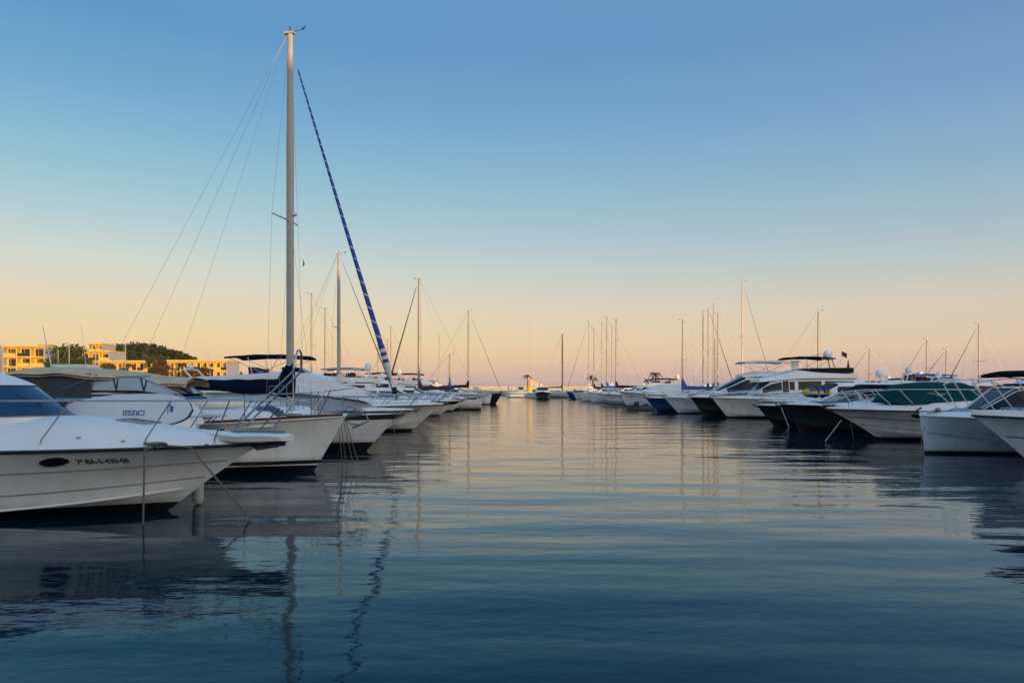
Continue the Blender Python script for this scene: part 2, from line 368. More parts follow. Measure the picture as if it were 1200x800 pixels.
# ------------------------------------------------------------------ motor boats
def motor(label, Y, Xb, d=1, L=10, B=3.2, Fb=1.3, Fs=1.0, rake=1.5, hull=None, band=None, bandm=None, dh=.35, sup='express', rub=None, cat='motorboat', group=None, name='motor_cruiser', yaw=0.,
          railn=5, rail_h=.55, rail_t=.5, anchor=True, port=2, fore=.33, roof=None, wm=None, cover=None, bim=None, radar=True, stripe=None, p=2.3, plumb=.9, dlo=.2, ant=True, zc=.42, fl=.10, lean=.04, portshape=True, railmid=True, deckm=None, dedge=.16, dtp=.45, zc0=.06):
    hull = hull or H_white; wm = wm or glass; rub = rub or rubk
    rz = (0 if d > 0 else PI)+yaw
    root = empty(name, (Xb-math.cos(rz)*L/2, Y-math.sin(rz)*L/2, 0), rz); tag(root, label, cat, group)
    hl = Hull(L, B, Fb, Fs, rake, p=p, plumb=plumb, zc=zc, fl=fl, zc0=zc0); dk = Deck(hl, dh, lo=dlo, edge=dedge, tp=dtp)
    ho = hl.mesh(MB(), band=band).build('hull', [hull, bandm or rubk], root)
    dk.mesh(MB()).build('deck', deckm or white, root)
    MB().tube(hl.line(1, .012), .028, 6).build('rub_rail', rub, root)
    if stripe:
        for q, m_ in stripe: hl.side_lines(MB(), q, .014).build('styling_line', m_, root)
    for i in range(port):
        t = .60+.10*i
        for sg in (-1, 1):
            m_ = MB(); hl.patch(m_, t, t+.045, .70, .84, sg, .012, oval=portshape); m_.build('porthole', glass, root)
    if railn: rail(root, hl, dk, rail_t, rail_h, railn, mid=railmid, lean=lean)
    if anchor: anchor_part(root, L/2+.02, Fb+dk.bulge(1)+.04)
    X = lambda k: L/2-k*L         # k = fraction of the length from the bow
    xf = X(fore); zb = dk.z(xf, 0)-.06; wb = B*.36
    r = dict(root=root, hl=hl, dk=dk, X=X, hull=ho)
    if sup in ('fly', 'hard', 'sedan'):
        hr = roof or 1.15; zt = zb+hr
        lf = Loft([(X(.90), zb-.25, zt-.05, wb*1.08, wb*.98, .16), (X(.62), zb-.2, zt, wb*1.08, wb*.98, .18), (X(fore+.14), zb-.12, zt-.03, wb*1.02, wb*.90, .20), (X(fore+.06), zb-.08, zb+hr*.55, wb*.98, wb*.85, .18), (xf, zb-.05, zb+.06, wb*.90, wb*.72, .05)])
        lf.mesh(MB()).build('cabin', white, root)
        w = MB(); lf.patch(w, X(fore+.135), X(fore+.012), .31, .69, .012, 8, 22); w.build('windscreen', wm, root)
        for sg in (0, 1):
            v0, v1 = (.10, .275) if not sg else (.90, .725)
            for a, b in ((.86, .72), (.705, .58), (.565, fore+.13)):
                w = MB(); lf.patch(w, X(a), X(b), v0, v1, .010, 8, 4); w.build('side_window', wm, root)
        r['roof'] = zt
        if sup == 'fly':
            zf = zt-.03
            fy = Loft([(X(.93), zf, zf+.35, wb*1.05, wb*1.05, .08), (X(.75), zf, zf+.42, wb*1.08, wb*1.1, .08), (X(.55), zf-.02, zf+.58, wb*1.0, wb*1.0, .12), (X(fore+.15), zf-.06, zf+.48, wb*.88, wb*.80, .15), (X(fore+.09), zf-.10, zf-.02, wb*.75, wb*.60, .03)])
            fy.mesh(MB()).build('flybridge', white, root)
            w = MB(); ws = [[(X(fore+.20)+.18*math.cos(a), wb*.86*math.sin(a), zf+.52+j*.26-.0) if not j else (X(fore+.23)+.1*math.cos(a), wb*.78*math.sin(a), zf+.80) for j in range(2)] for a in [PI*(i/14-.5) for i in range(15)]]
            w.grid(ws); w.build('fly_windscreen', glass, root)
            for i in range(2): MB().box((X(.60+.13*i), 0, zf+.60), (.5, wb*1.2, .30)).tube([(X(.60+.13*i)-.22, -wb*.55, zf+.74), (X(.60+.13*i)-.22, wb*.55, zf+.74)], .09, 8).build('helm_seat', cush, root)
            r['fly'] = zf
            if bim: bimini(root, X(.83), X(.53), wb*.95, zf+bim[1], bim[0], zf+.4)
            if radar: radar_mast(root, X(.86), zf+.35, 1.25)
        elif radar: radar_mast(root, X(.78), zt-.03, .7, .22)
        if ant:
            antenna(root, X(.70), wb*.8, zt, 2.2); antenna(root, X(.78), -wb*.8, zt, 1.6)
    if sup == 'express':
        gl = Loft([(X(.66), zb-.12, zb+.52, wb*1.10, wb*1.02, .02), (X(fore+.13), zb-.1, zb+.50, wb*1.0, wb*.9, .02), (X(fore+.02), zb-.05, zb+.05, wb*.9, wb*.75, .01)])
        g = MB(); gl.patch(g, X(fore+.13), X(fore+.02), .31, .69, 0, 6, 20); g.build('windscreen', wm, root)
        for sg in (0, 1):
            g = MB(); gl.patch(g, X(.66), X(fore+.02), .12 if not sg else .88, .30 if not sg else .70, 0, 14, 5); g.build('side_screen', wm, root)
            fr = [gl.pt(lerp(X(.66), X(fore+.13), i/10), .30 if not sg else .70) for i in range(11)]+[gl.pt(lerp(X(fore+.13), X(fore+.02), i/6), .31 if not sg else .69) for i in range(7)]
            MB().tube(fr, .02, 6).build('screen_frame', steel, root)
            for kx in (.60, fore+.16):
                MB().tube([gl.pt(X(kx), .1 if not sg else .9), gl.pt(X(kx-.02), .30 if not sg else .70)], .014, 6).build('screen_post', steel, root)
        fr = [gl.pt(X(fore+.13), lerp(.30, .70, i/16))+Vector((0,0,.0)) for i in range(17)]; MB().tube(fr, .02, 6).build('screen_frame', steel, root)
        if cover:
            cv = Loft([(X(.95), zb-.1, zb+.55, wb*1.1, wb*.9, .25), (X(.86), zb+.30, zb+1.0, wb*1.12, wb*1.0, .22), (X(.62), zb+.42, zb+1.02, wb*1.1, wb*.98, .24), (X(fore+.18), zb+.46, zb+.80, wb*1.0, wb*.86, .18), (X(fore+.11), zb+.42, zb+.53, wb*.9, wb*.75, .08)])
            cv.mesh(MB(), cap=True).build('canopy', cover, root)
        else:
            ar = MB(); ar.tube([(X(.72), -wb*1.08, zb), (X(.78), -wb*.98, zb+.95), (X(.79), -wb*.7, zb+1.15), (X(.79), wb*.7, zb+1.15), (X(.78), wb*.98, zb+.95), (X(.72), wb*1.08, zb)], .07, 8); ar.build('radar_arch', white, root)
            se = MB(); se.box((X(.80), 0, zb+.10), (.6, wb*1.7, .35)); se.box((X(.62), wb*.45, zb+.25), (.5, .5, .7)); se.build('seat', cush, root)
        if bim: bimini(root, X(.90), X(.58), wb*1.0, zb+bim[1], bim[0], zb+.2)
        if ant: antenna(root, X(.8), wb*.7, zb+.9, 1.8)
    if sup == 'tarp':
        c = Loft([(X(.97), zb-.35, zb+.30, wb*1.15, wb*.9, .25), (X(.80), zb-.28, zb+.75, wb*1.18, wb*.85, .35), (X(.55), zb-.22, zb+.85, wb*1.15, wb*.75, .4), (X(fore+.05), zb-.15, zb+.45, wb*1.05, wb*.6, .28), (xf, zb-.1, zb+.04, wb*.85, wb*.5, .08)])
        c.mesh(MB()).build('canopy', cover or greyc, root)
        if ant: antenna(root, X(.8), wb*.7, zb+.4, 2.0)
    return r

# ------------------------------------------------------------------ sailing boats
def sail(label, Y, Xm, d=1, L=10.5, B=3.3, Hm=14, mf=.42, Fb=1.25, Fs=1.0, rake=1.0, hull=None, cover=None, jib=None, spr=2, yaw=0., name='sailboat', cat='sailboat', group=None, mr=(.080,.105), masm=None, boomz=None, E=None, wr=.007,
         stripe=None, hood=None, mizzen=0., helix=False, detail=True, drumz=None, fx=None, band=None, jr=.07, lazy=0):
    hull = hull or H_white; masm = masm or spar
    rz = (0 if d > 0 else PI)+yaw; xm = L/2-mf*L
    root = empty(name, (Xm-math.cos(rz)*xm, Y-math.sin(rz)*xm, 0), rz); tag(root, label, cat, group)
    hl = Hull(L, B, Fb, Fs, rake, 'sail', p=2.0, stern=.72, tc=.42, plumb=1.0, sag=1.7); dk = Deck(hl, .05, lo=.6, crown=.08, edge=.1)
    hl.mesh(MB(), band=band).build('hull', [hull, rubk], root); dk.mesh(MB()).build('deck', deckw, root)
    MB().tube(hl.line(1, .008), .024, 6).build('toe_rail', wood if stripe is None else stripe, root)
    X = lambda k: L/2-k*L
    zb = dk.z(X(.5), 0)-.08; wb = B*.27
    lf = Loft([(X(.72), zb, zb+.50, wb*1.05, wb*.9, .12), (X(.5), zb, zb+.46, wb*1.05, wb*.9, .12), (X(.34), zb, zb+.30, wb*.8, wb*.62, .1), (X(.27), zb, zb+.06, wb*.5, wb*.3, .04)])
    lf.mesh(MB()).build('coachroof', white, root)
    for sg in (0, 1):
        for a, b in ((.68, .58), (.55, .44)):
            w = MB(); lf.patch(w, X(a), X(b), .10 if not sg else .90, .24 if not sg else .76, .008, 5, 3); w.build('cabin_window', glass, root)
    zd = zb+.4
    n = 14
    mb = MB(); rows = []
    for i in range(n+1):
        k = i/n; tp = 1 if k < .7 else lerp(1, .72, (k-.7)/.3); z = lerp(zd-.4, Hm, k)
        rows.append([(xm+mr[1]*tp*math.cos(a), mr[0]*tp*math.sin(a), z) for a in [2*PI*j/14 for j in range(14)]])
    mb.grid(rows, 0, True, True); mb.add(rows[-1], [tuple(range(14))], 0, False); mb.box((xm-.02, 0, Hm+.03), (mr[1]*2.6, mr[0]*1.8, .07)); mast = mb.build('mast', masm, root)
    MB().tube([(xm, .0, Hm+.05), (xm, 0, Hm+.28)], .02, 6).build('mast_light', rubk, mast)
    w = MB().tube([(xm+.05, 0, Hm+.06), (xm+.45, 0, Hm+.12)], .010, 5); w.add([(xm+.40, 0, Hm+.10), (xm+.60, .01, Hm+.28), (xm+.52, -.01, Hm+.10)], [(0,1,2)], 0, False); w.tube([(xm+.45, 0, Hm+.12), (xm+.45, 0, Hm+.22)], .012, 5); w.build('wind_vane', rubk, mast)
    zs_ = [Hm*.55] if spr == 1 else [lerp(zd, Hm, .38), lerp(zd, Hm, .70)]
    cp = hl.ys(1-(mf+.03)); sw = .18
    hw = [cp*.66, cp*.55] if helix else [cp*.80, cp*.65]
    for k, z in enumerate(zs_):
        for sg in (-1, 1): MB().tube([(xm, 0, z), (xm-sw, sg*hw[k], z+.06)], .030, 6, r2=.020).build('spreader', masm, root)
    fz = Hm*.985
    for sg in (-1, 1):
        base = (xm-.15, sg*(cp-.05), dk.z(xm, cp)+.02)
        MB().tube([base]+[(xm-sw, sg*hw[k], z+.06) for k, z in enumerate(zs_)]+[(xm, sg*.05, Hm-.1)], wr, 5).build('shroud', wire, root)
        MB().tube([(base[0]+.4, base[1], base[2]), (xm, sg*.05, zs_[0]-.1)], wr, 5).build('lower_shroud', wire, root)
        MB().tube([(-L/2+.1, sg*hl.ys(0)*.75, hl.zs(0)+.05), (xm-.1, 0, Hm-.02)], wr, 5).build('backstay', wire, root)
    xb = (L/2-.12) if fx is None else fx; zbw = Fb+.12 if drumz is None else drumz
    f0 = Vector((xb, 0, zbw)); f1 = Vector((xm+.12, 0, fz*.965 if helix else fz))
    MB().tube([f0-Vector((0,0,max(0,zbw-Fb-.02))) if drumz else f0, f0, f1], wr, 5).build('forestay', wire, root)
    if jib:
        m = 460 if helix else 20; n = 16 if helix else 12; a, b = f0.lerp(f1, .03), f0.lerp(f1, .955)
        dv = (b-a).normalized(); u = dv.cross(Vector((0,1,0))).normalized(); v = dv.cross(u); rows = []
        for i in range(m+1):
            k = i/m; r = jr*(1.15*sm(k/.10+.25) if k < .12 else lerp(1.15, .28, k**.8)); c = a.lerp(b, k); rows.append([c+(u*math.cos(2*PI*j/n)+v*math.sin(2*PI*j/n))*r for j in range(n)])
        def pm(i, j):
            if not helix: return 0
            k = i/m
            if k < .055: return 1
            if k < .115: return 1 if (i//5) % 2 else 0
            return 1 if ((i/m*(17+14*i/m) + j/n) % 1) < .105 else 0
        MB().grid(rows, pm, True, True).build('furled_genoa', [jib, whitec], root)
        mb = MB(); mb.grid([[f0+dv*(.02+.05*i)+(u*math.cos(2*PI*j/n)+v*math.sin(2*PI*j/n))*r_ for j in range(n)] for i, r_ in enumerate((.03, .12, .13, .07, .12, .03))], 0, True, True); mb.build('furler_drum', rubk, root)
    bz = boomz or (zb+1.15); E = E or L*.36
    MB().tube([(xm-.1, 0, bz), (xm-E, 0, bz+.06)], .06, 8).build('boom', masm, root)
    if cover:
        cr = []
        for i in range(25):
            k = i/24; x = xm+.12-k*(E+.15) if k > .0 else xm+.12
            top = bz+(lerp(.34, .30, k) if helix else lerp(.34, .16, k))+.012*math.sin(k*31)+((.62 if helix else .8)*(1-sm((k-.035)/.10))); lo = bz+(lerp(-.34, .05, k) if helix else lerp(-.18, -.08, k))-.02*math.sin(k*17+1)
            wv = lerp(.20, .11, k); zc_ = (top+lo)/2; hz = (top-lo)/2
            cr.append([(x, wv*math.cos(a)*(1 if math.sin(a) < .2 else .62+.2*(1-math.sin(a))), zc_+hz*math.sin(a)) for a in [2*PI*j/16 for j in range(16)]])
        mb = MB().grid(cr, 0, True, True); mb.add(cr[0], [tuple(range(16))]); mb.add(cr[-1], [tuple(range(16))]); mb.build('boom_cover', cover, root)
    MB().tube([(xm-E, 0, bz+.1), (xm-.12, 0, Hm-.1)], wr*.8, 5).build('topping_lift', wire, root)
    for i in range(lazy): MB().tube([(xm-E*(.62-.28*i), 0, bz+.25), (xm-.12, 0, Hm*.93-.5*i)], wr*.7, 5).build('lazy_jack', wire, root)
    if hood:
        hd = Loft([(X(.78), zb+.3, zb+1.0, wb*1.15, wb*1.0, .2), (X(.70), zb+.35, zb+.95, wb*1.1, wb*.9, .25), (X(.64), zb+.4, zb+.5, wb*1.0, wb*.8, .05)]); hd.mesh(MB()).build('sprayhood', hood, root)
    if detail:
        for sg in (-1, 1):
            pts = [dk.pt(t, sg*.95)+Vector((0,0,.6)) for t in [.02+.93*i/14 for i in range(15)]]
            MB().tube(pts, .006 if wr < .012 else .010, 5).build('lifeline', steel, root)
            for i in range(6):
                p = dk.pt(.04+.15*i, sg*.95); MB().tube([p-Vector((0,0,.03)), p+Vector((0,0,.62))], .013, 6).build('stanchion', steel, root)
        a = [dk.pt(t, -.93)+Vector((.12,0,.62)) for t in (.84,.90,.95,.98)]; b = [dk.pt(t, .93)+Vector((.12,0,.62)) for t in (.98,.95,.90,.84)]
        mb = MB().tube([dk.pt(.83, -.93)]+a+[Vector((L/2+.12, 0, Fb+.68))]+b+[dk.pt(.83, .93)], .014, 6)
        mb.build('pulpit', steel, root)
        mb = MB().tube([dk.pt(.14, -.93), dk.pt(.13, -.93)+Vector((0,0,.62)), dk.pt(0.01, -.9)+Vector((0,0,.62)), dk.pt(.01, .9)+Vector((0,0,.62)), dk.pt(.13, .93)+Vector((0,0,.62)), dk.pt(.14, .93)], .014, 6); mb.build('pushpit', steel, root)
        anchor_part(root, L/2, Fb+.08)
    if mizzen:
        x2 = -L/2+.22*L; MB().tube([(x2, 0, zb-.2), (x2, 0, mizzen)], mr[0]*.8, 8, r2=mr[0]*.6).build('mizzen_mast', masm, root)
        for sg in (-1, 1): MB().tube([(x2-.1, sg*cp*.8, zb), (x2, 0, mizzen-.1)], wr, 5).build('mizzen_shroud', wire, root)
    return dict(root=root, hl=hl, dk=dk, X=X, xm=xm)

# ================================================================== the setting
def water_material():
    m = bpy.data.materials.new('harbour_water'); m.use_nodes = True; t = m.node_tree; b = t.nodes['Principled BSDF']
    t.nodes.remove(b)
    df = t.nodes.new('ShaderNodeBsdfDiffuse'); df.inputs['Color'].default_value = (.0006, .014, .024, 1)
    gl_ = t.nodes.new('ShaderNodeBsdfGlossy'); gl_.inputs['Color'].default_value = (.78, .93, 1, 1); gl_.inputs['Roughness'].default_value = .045
    fr = t.nodes.new('ShaderNodeFresnel'); fr.inputs['IOR'].default_value = 1.29; ms = t.nodes.new('ShaderNodeMixShader')
    et = t.nodes.new('ShaderNodeValToRGB'); el = et.color_ramp.elements; el[0].position = .06; el[0].color = (.46, .86, 1, 1); el[1].position = .75; el[1].color = (1, .95, .91, 1); e_ = el.new(.36); e_.color = (.85, .925, 1, 1)   # sea water edge tint
    t.links.new(fr.outputs[0], et.inputs[0]); t.links.new(et.outputs[0], gl_.inputs['Color'])
    t.links.new(fr.outputs[0], ms.inputs[0]); t.links.new(df.outputs[0], ms.inputs[1]); t.links.new(gl_.outputs[0], ms.inputs[2]); t.links.new(ms.outputs[0], t.nodes['Material Output'].inputs['Surface'])
    tcn = t.nodes.new('ShaderNodeTexCoord')
    def nz_(scale, rot, detail, rough=.5, off=0):
        mp_ = t.nodes.new('ShaderNodeMapping'); mp_.inputs['Scale'].default_value = (scale[0], scale[1], 1); mp_.inputs['Rotation'].default_value = (0, 0, rot); mp_.inputs['Location'].default_value = (off, off*.7, 0)
        n = t.nodes.new('ShaderNodeTexNoise'); n.noise_dimensions = '2D'; n.inputs['Scale'].default_value = 1; n.inputs['Detail'].default_value = detail; n.inputs['Roughness'].default_value = rough
        t.links.new(tcn.outputs['Object'], mp_.inputs[0]); t.links.new(mp_.outputs[0], n.inputs[0]); return n.outputs[0]
    def mul(a, k):
        n = t.nodes.new('ShaderNodeMath'); n.operation = 'MULTIPLY'; t.links.new(a, n.inputs[0])
        if isinstance(k, float): n.inputs[1].default_value = k
        else: t.links.new(k, n.inputs[1])
        return n.outputs[0]
    def add(a, c):
        n = t.nodes.new('ShaderNodeMath'); n.operation = 'ADD'; t.links.new(a, n.inputs[0]); t.links.new(c, n.inputs[1]); return n.outputs[0]
    swell = mul(nz_((.16, .55), .06, 1), .050)
    chop0 = mul(nz_((.55, 1.7), -.10, 1, off=5), .018)
    patch = t.nodes.new('ShaderNodeMapRange'); t.links.new(nz_((.10, .16), .3, 2, off=3), patch.inputs[0]); patch.inputs[1].default_value = .42; patch.inputs[2].default_value = .62; patch.inputs[3].default_value = .40; patch.inputs[4].default_value = 1.0
    sx = t.nodes.new('ShaderNodeSeparateXYZ'); t.links.new(tcn.outputs['Object'], sx.inputs[0])
    op = t.nodes.new('ShaderNodeMapRange'); op.interpolation_type = 'SMOOTHSTEP'; t.links.new(sx.outputs[1], op.inputs[0]); op.inputs[1].default_value = 10; op.inputs[2].default_value = 34; op.inputs[3].default_value = .48; op.inputs[4].default_value = 1.0   # the open basin is more ruffled than the corner by the quay
    rip = mul(mul(mul(nz_((2.6, 5.4), .15, 2, off=9), .0070), patch.outputs[0]), op.outputs[0]); chop = mul(chop0, op.outputs[0])
    h = add(add(swell, chop), rip)
    bp = t.nodes.new('ShaderNodeBump'); bp.inputs['Strength'].default_value = 1; bp.inputs['Distance'].default_value = 1; t.links.new(h, bp.inputs['Height']); [t.links.new(bp.outputs[0], q_.inputs['Normal']) for q_ in (df, gl_, fr)]
    return m
mb = MB(); mb.add([(-3000, -60, 0), (3000, -60, 0), (3000, 5000, 0), (-3000, 5000, 0)], [(0,1,2,3)], 0, False)
tag(mb.build('water', water_material()), kind='structure')

earth = mat('dry_earth', (.16,.12,.075), .95, var=.3, vscale=.3)
scrub = mat('scrub_ground', (.20,.16,.10), .95, var=.4, vscale=.2)
def terrain(name, x0, x1, y0, y1, fn, m, nx=60, ny=24):
    rows = [[(lerp(x0, x1, i/nx), lerp(y0, y1, j/ny), fn(lerp(x0, x1, i/nx), lerp(y0, y1, j/ny))) for i in range(nx+1)] for j in range(ny+1)]
    return tag(MB().grid(rows).build(name, m), kind='structure')
# unseen bank added behind the viewer, shaped to keep low sun off near boats
terrain('shade_bank', -160, 330, -62, -22, lambda x, y: -.5+lerp(17.5, 10.4, sm((x-36)/20))*sm((-y-22)/18)*(1-.15*sm((-y-48)/12))+.35*math.sin(x*.13)+.25*math.sin(x*.41+1), scrub, 120, 16)
LANDZ = 2.6
terrain('land', -420, -45, 196, 520, lambda x, y: -.6+(LANDZ+.6)*sm((y-196)/4)*sm((-45-x)/8)+6*sm((y-250)/60)*sm((-60-x)/60), earth, 60, 60)
HX0, HY0 = -172, 330
def hillz(x, y):
    k = math.exp(-((x-HX0-2)/36)**2*(1 if x < HX0 else .62)) if x < HX0 else math.exp(-((x-HX0)/41)**2)
    return 2+17*k*math.exp(-((y-HY0)/42)**2)+1.0*math.sin(x*.11)*k
terrain('hill', -300, -70, 275, 400, hillz, scrub, 50, 30)

conc = mat('concrete', (.34,.32,.29), .9, var=.2, vscale=.8)
tealw = mat('teal_quay_wall', (.05,.17,.25), .8, var=.25, vscale=.5)
wallw = mat('parapet_render', (.50,.44,.37), .9, var=.15, vscale=.3)
rock = mat('armour_rock', (.06,.055,.05), .95, var=.5, vscale=.6)
BY = 292
root = empty('breakwater', (60, BY, 0)); tag(root, 'long breakwater closing the basin, peach parapet above a teal quay wall', 'breakwater')
mb = MB(); mb.box((0, 4, .95), (330, 8, 1.9)); mb.build('quay_wall', tealw, root)
mb = MB(); mb.box((0, 6.5, 2.8), (330, 1.2, 1.9)); mb.box((0, 6.5, 3.78), (330, 1.5, .1)); mb.build('parapet', wallw, root)
mb = MB()
for i in range(520):
    x = -164+328*random.random(); r = .3+.35*random.random(); mb.ball((x, -.3-.7*random.random(), -.05+.25*random.random()), r, 6, 4, sc=(1+.5*random.random(), 1, .8))
o = mb.build('rock_toe', rock, root); o['kind'] = 'stuff'
for i in range(9):
    x = -60+i*13.1+random.uniform(-2, 2); MB().tube([(x, 2.2, 1.9), (x, 2.2, 3.3)], .12, 6).build('mooring_post', rubg, root)

def pontoon(label, x, y0, y1, w=2.2):
    root = empty('floating_pontoon', (x, (y0+y1)/2, 0)); tag(root, label, 'pontoon')
    MB().box((0, 0, .50), (w, y1-y0, .10)).build('decking', mat('grey_decking', (.22,.19,.16), .85, var=.3, vscale=2, stretch=(1,6,1)), root)
    mb = MB()
    k = y0
    while k < y1-1:
        mb.box((0, k+1.3-(y0+y1)/2, .18), (w*.85, 2.2, .55)); k += 3
    mb.build('float', conc, root)
    k = y0+4
    while k < y1:
        MB().box((0, k-(y0+y1)/2, .95), (.22, .22, .8)).build('service_pedestal', white, root); k += 12
pontoon('long grey floating pontoon along the sterns of the left row', -17.4, 6, 150)
pontoon('long grey floating pontoon along the sterns of the right row', 29.2, 14, 215)

# ------------------------------------------------------------------ buildings on the left shore
ywall = mat('cream_yellow_render', (.70,.48,.115), .85, var=.10, vscale=.5)
bwall = mat('shaded_side_render', (.42,.40,.40), .9, var=.12, vscale=.5)  # side faces of the cream blocks, their shade put into the colour
win_d = mat('dark_window', (.03,.028,.028), .3, var=.4, vscale=.7)
shut = mat('brown_shutter', (.16,.075,.035), .7, var=.4, vscale=1.2)
rooft = mat('roof_tile', (.20,.09,.06), .9, var=.3)
def block(label, px0, px1, pyt, Y, depth, cols, storeys, sh=3.0, recess=1.6, glassfrac=.62, name='apartment_building', shaded=0, wallm=None):
    a, b = at(px0, pyt, Y), at(px1, pyt, Y); x0, x1, zt = a.x, b.x, a.z; wm_ = wallm or ywall
    root = empty(name, ((x0+x1)/2, Y, LANDZ-.5)); tag(root, label, 'building'); oz = LANDZ-.5; w = x1-x0
    G = lambda z: z-oz
    mb = MB(); mb.box((0, recess+depth/2, (zt-oz)/2-.2), (w-.5, depth, zt-oz-.4)); mb.build('wall', wm_, root)
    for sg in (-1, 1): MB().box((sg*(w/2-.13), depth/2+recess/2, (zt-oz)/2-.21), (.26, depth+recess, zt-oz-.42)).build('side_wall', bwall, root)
    mb = MB(); mb.box((0, (depth+recess)/2, G(zt)-.16), (w+.5, depth+recess+.4, .5)); mb.build('parapet', wm_, root)
    bw = w/cols
    for s_ in range(storeys):
        zf = zt-sh*(s_+1)-.4
        MB().box((0, recess/2-.06, G(zf)+.02), (w-.54, recess, .34)).build('balcony_slab', wm_, root)
        for c in range(cols):
            xc = -w/2+bw*(c+.5)
            ww = bw*glassfrac*random.uniform(.8, 1.05)
            f = MB().box((xc+random.uniform(-.2, .2)*bw*.3, recess-.04, G(zf)+.2+1.15), (ww, .12, 2.2)).build('window', random.choice([win_d, shut, win_d]), root)
            MB().box((xc-ww*.24, recess-.11, G(zf)+.2+1.15), (.09, .03, 2.2)).build('mullion', wm_, f)
            if random.random() < .7: MB().box((xc, .0-.02, G(zf)+.66), (bw*.86, .08, .92)).build('balustrade', wm_ if random.random() < .6 else win_d, root)
    for c in range(1, cols):
        MB().box((-w/2+bw*c, recess/2, (zt-oz)/2-.3), (.35, recess-.04, zt-oz-.7)).build('column', wm_, root)
    return root, x0, x1, zt
r_, *_ = block('tall cream apartment block with open balconies at the far left shore', 3, 52, 405, 222, 11, 3, 4, 2.95)
MB().box((4, 5, 15.3-LANDZ+.5), (4, 3, 1.2)).build('roof_hut', rooft, r_)
block('cream block cut off by the left edge of the frame', -60, -2, 404, 230, 12, 4, 4, 3.0)
block('small cream villa stacked above the long hotel, left of the pine hill', 92, 128, 411, 262, 9, 3, 4, 3.1)
MB_ = block('square cream house on top of the slope behind the villa', 104, 120, 402, 285, 8, 2, 5, 3.0)
block('long low cream hotel wing, right part with rows of brown windows', 196, 266, 422, 240, 10, 9, 4, 3.0, .9, .5, 'hotel_building')
block('long low cream hotel wing, left part behind the trees', 126, 194, 422.5, 246, 10, 8, 4, 3.0, .9, .5, 'hotel_building')

# ------------------------------------------------------------------ vegetation
leafd = mat('pine_foliage', (.040,.050,.018), .9, var=.55, vscale=.35)
leafg = mat('tree_foliage', (.055,.075,.022), .9, var=.55, vscale=.5)
leafr = mat('autumn_foliage', (.095,.052,.022), .9, var=.5, vscale=.5)
palmf = mat('palm_frond', (.055,.065,.025), .85, var=.4, vscale=1)
bark = mat('bark', (.11,.08,.055), .95, var=.4)
def leaves(mb, c, r, n, size, squash=.8):
    for _ in range(n):
        while True:
            p = Vector((random.uniform(-1,1), random.uniform(-1,1), random.uniform(-1,1)))
            if .25 < p.length < 1: break
        q = Vector(c)+Vector((p.x*r, p.y*r, p.z*r*squash)); a = Vector((random.gauss(0,1), random.gauss(0,1), random.gauss(0,.7))).normalized(); b_ = a.cross(Vector((random.gauss(0,1), random.gauss(0,1), random.gauss(0,1)))).normalized(); s_ = size*random.uniform(.6, 1.3)
        mb.add([q-a*s_-b_*s_*.6, q+a*s_-b_*s_*.5, q+a*s_*.7+b_*s_, q-a*s_*.8+b_*s_*.7], [(0,1,2,3)], 0, False)
def tree(label, x, y, z0, h, r, m, name='tree', group=None, n=6):
    root = empty(name, (x, y, z0)); tag(root, label, 'tree', group)
    mb = MB().tube([(0,0,-.3), (.1,.05,h*.3), (.0,.1,h*.62)], .06*r+.1, 8, r2=.05)
    for k in range(4):
        a = k*1.6; mb.tube([(.05,.05,h*(.35+.05*k)), (r*.55*math.cos(a), r*.55*math.sin(a), h*(.6+.06*k))], .06, 6, r2=.02)
    mb.build('trunk', bark, root)
    mb = MB()
    for k in range(n*2):
        a = random.uniform(0, 6.28); q = random.random()**.5; leaves(mb, (r*.7*q*math.cos(a), r*.7*q*math.sin(a), h*(.42+.5*random.random())), r*random.uniform(.28,.5), 130, .22)
    mb.build('crown', m, root)
# pine wood over the hill: one mass
mb = MB()
for i in range(520):
    x = random.gauss(HX0+3, 34); y = random.uniform(285, 350)
    if not -290 < x < -75: continue
    z = hillz(x, y)
    if z < 4.2: continue
    hh = random.uniform(1.6, 4.4); r = random.uniform(1.5, 2.9)
    leaves(mb, (x, y, z+hh*.75), r, 62, .42, .62); mb.tube([(x, y, z-.3), (x+random.uniform(-.4,.4), y, z+hh*.7)], .16, 5, r2=.08)
tag(mb.build('pine_wood', leafd), kind='stuff')
def tre(label, px, pyt, Y, r, m, z0=None, **k):
    p = at(px, pyt, Y); z = LANDZ-.2 if z0 is None else z0; tree(label, p.x, Y, z, p.z-z, r, m, **k)
tre('dark green round tree beside the tall apartment block, the left one of the pair', 70, 405, 214, 4.4, leafg, n=12)
tre('dark green round tree right of the apartment block, the right one of the pair', 84, 403, 218, 4.2, leafg, n=12)
tre('olive tree between apartment block and villa, lower than its neighbours', 96, 418, 212, 3.2, leafg, n=8)
tre('rust brown leafy tree in front of the middle of the long hotel', 188, 419, 226, 2.7, leafr, n=9)
tre('dark green tree touching the left side of the rust brown tree', 181, 419, 228, 2.6, leafg, n=8)
tre('small rusty shrub tree before the right hotel windows, left of two', 224, 429, 224, 2.6, leafr)
tre('small rusty shrub tree before the right hotel windows, right of two', 240, 430, 226, 2.8, leafr)
tre('grey green bush at the left end of the hotel wing', 128, 424, 224, 2.6, leafg)
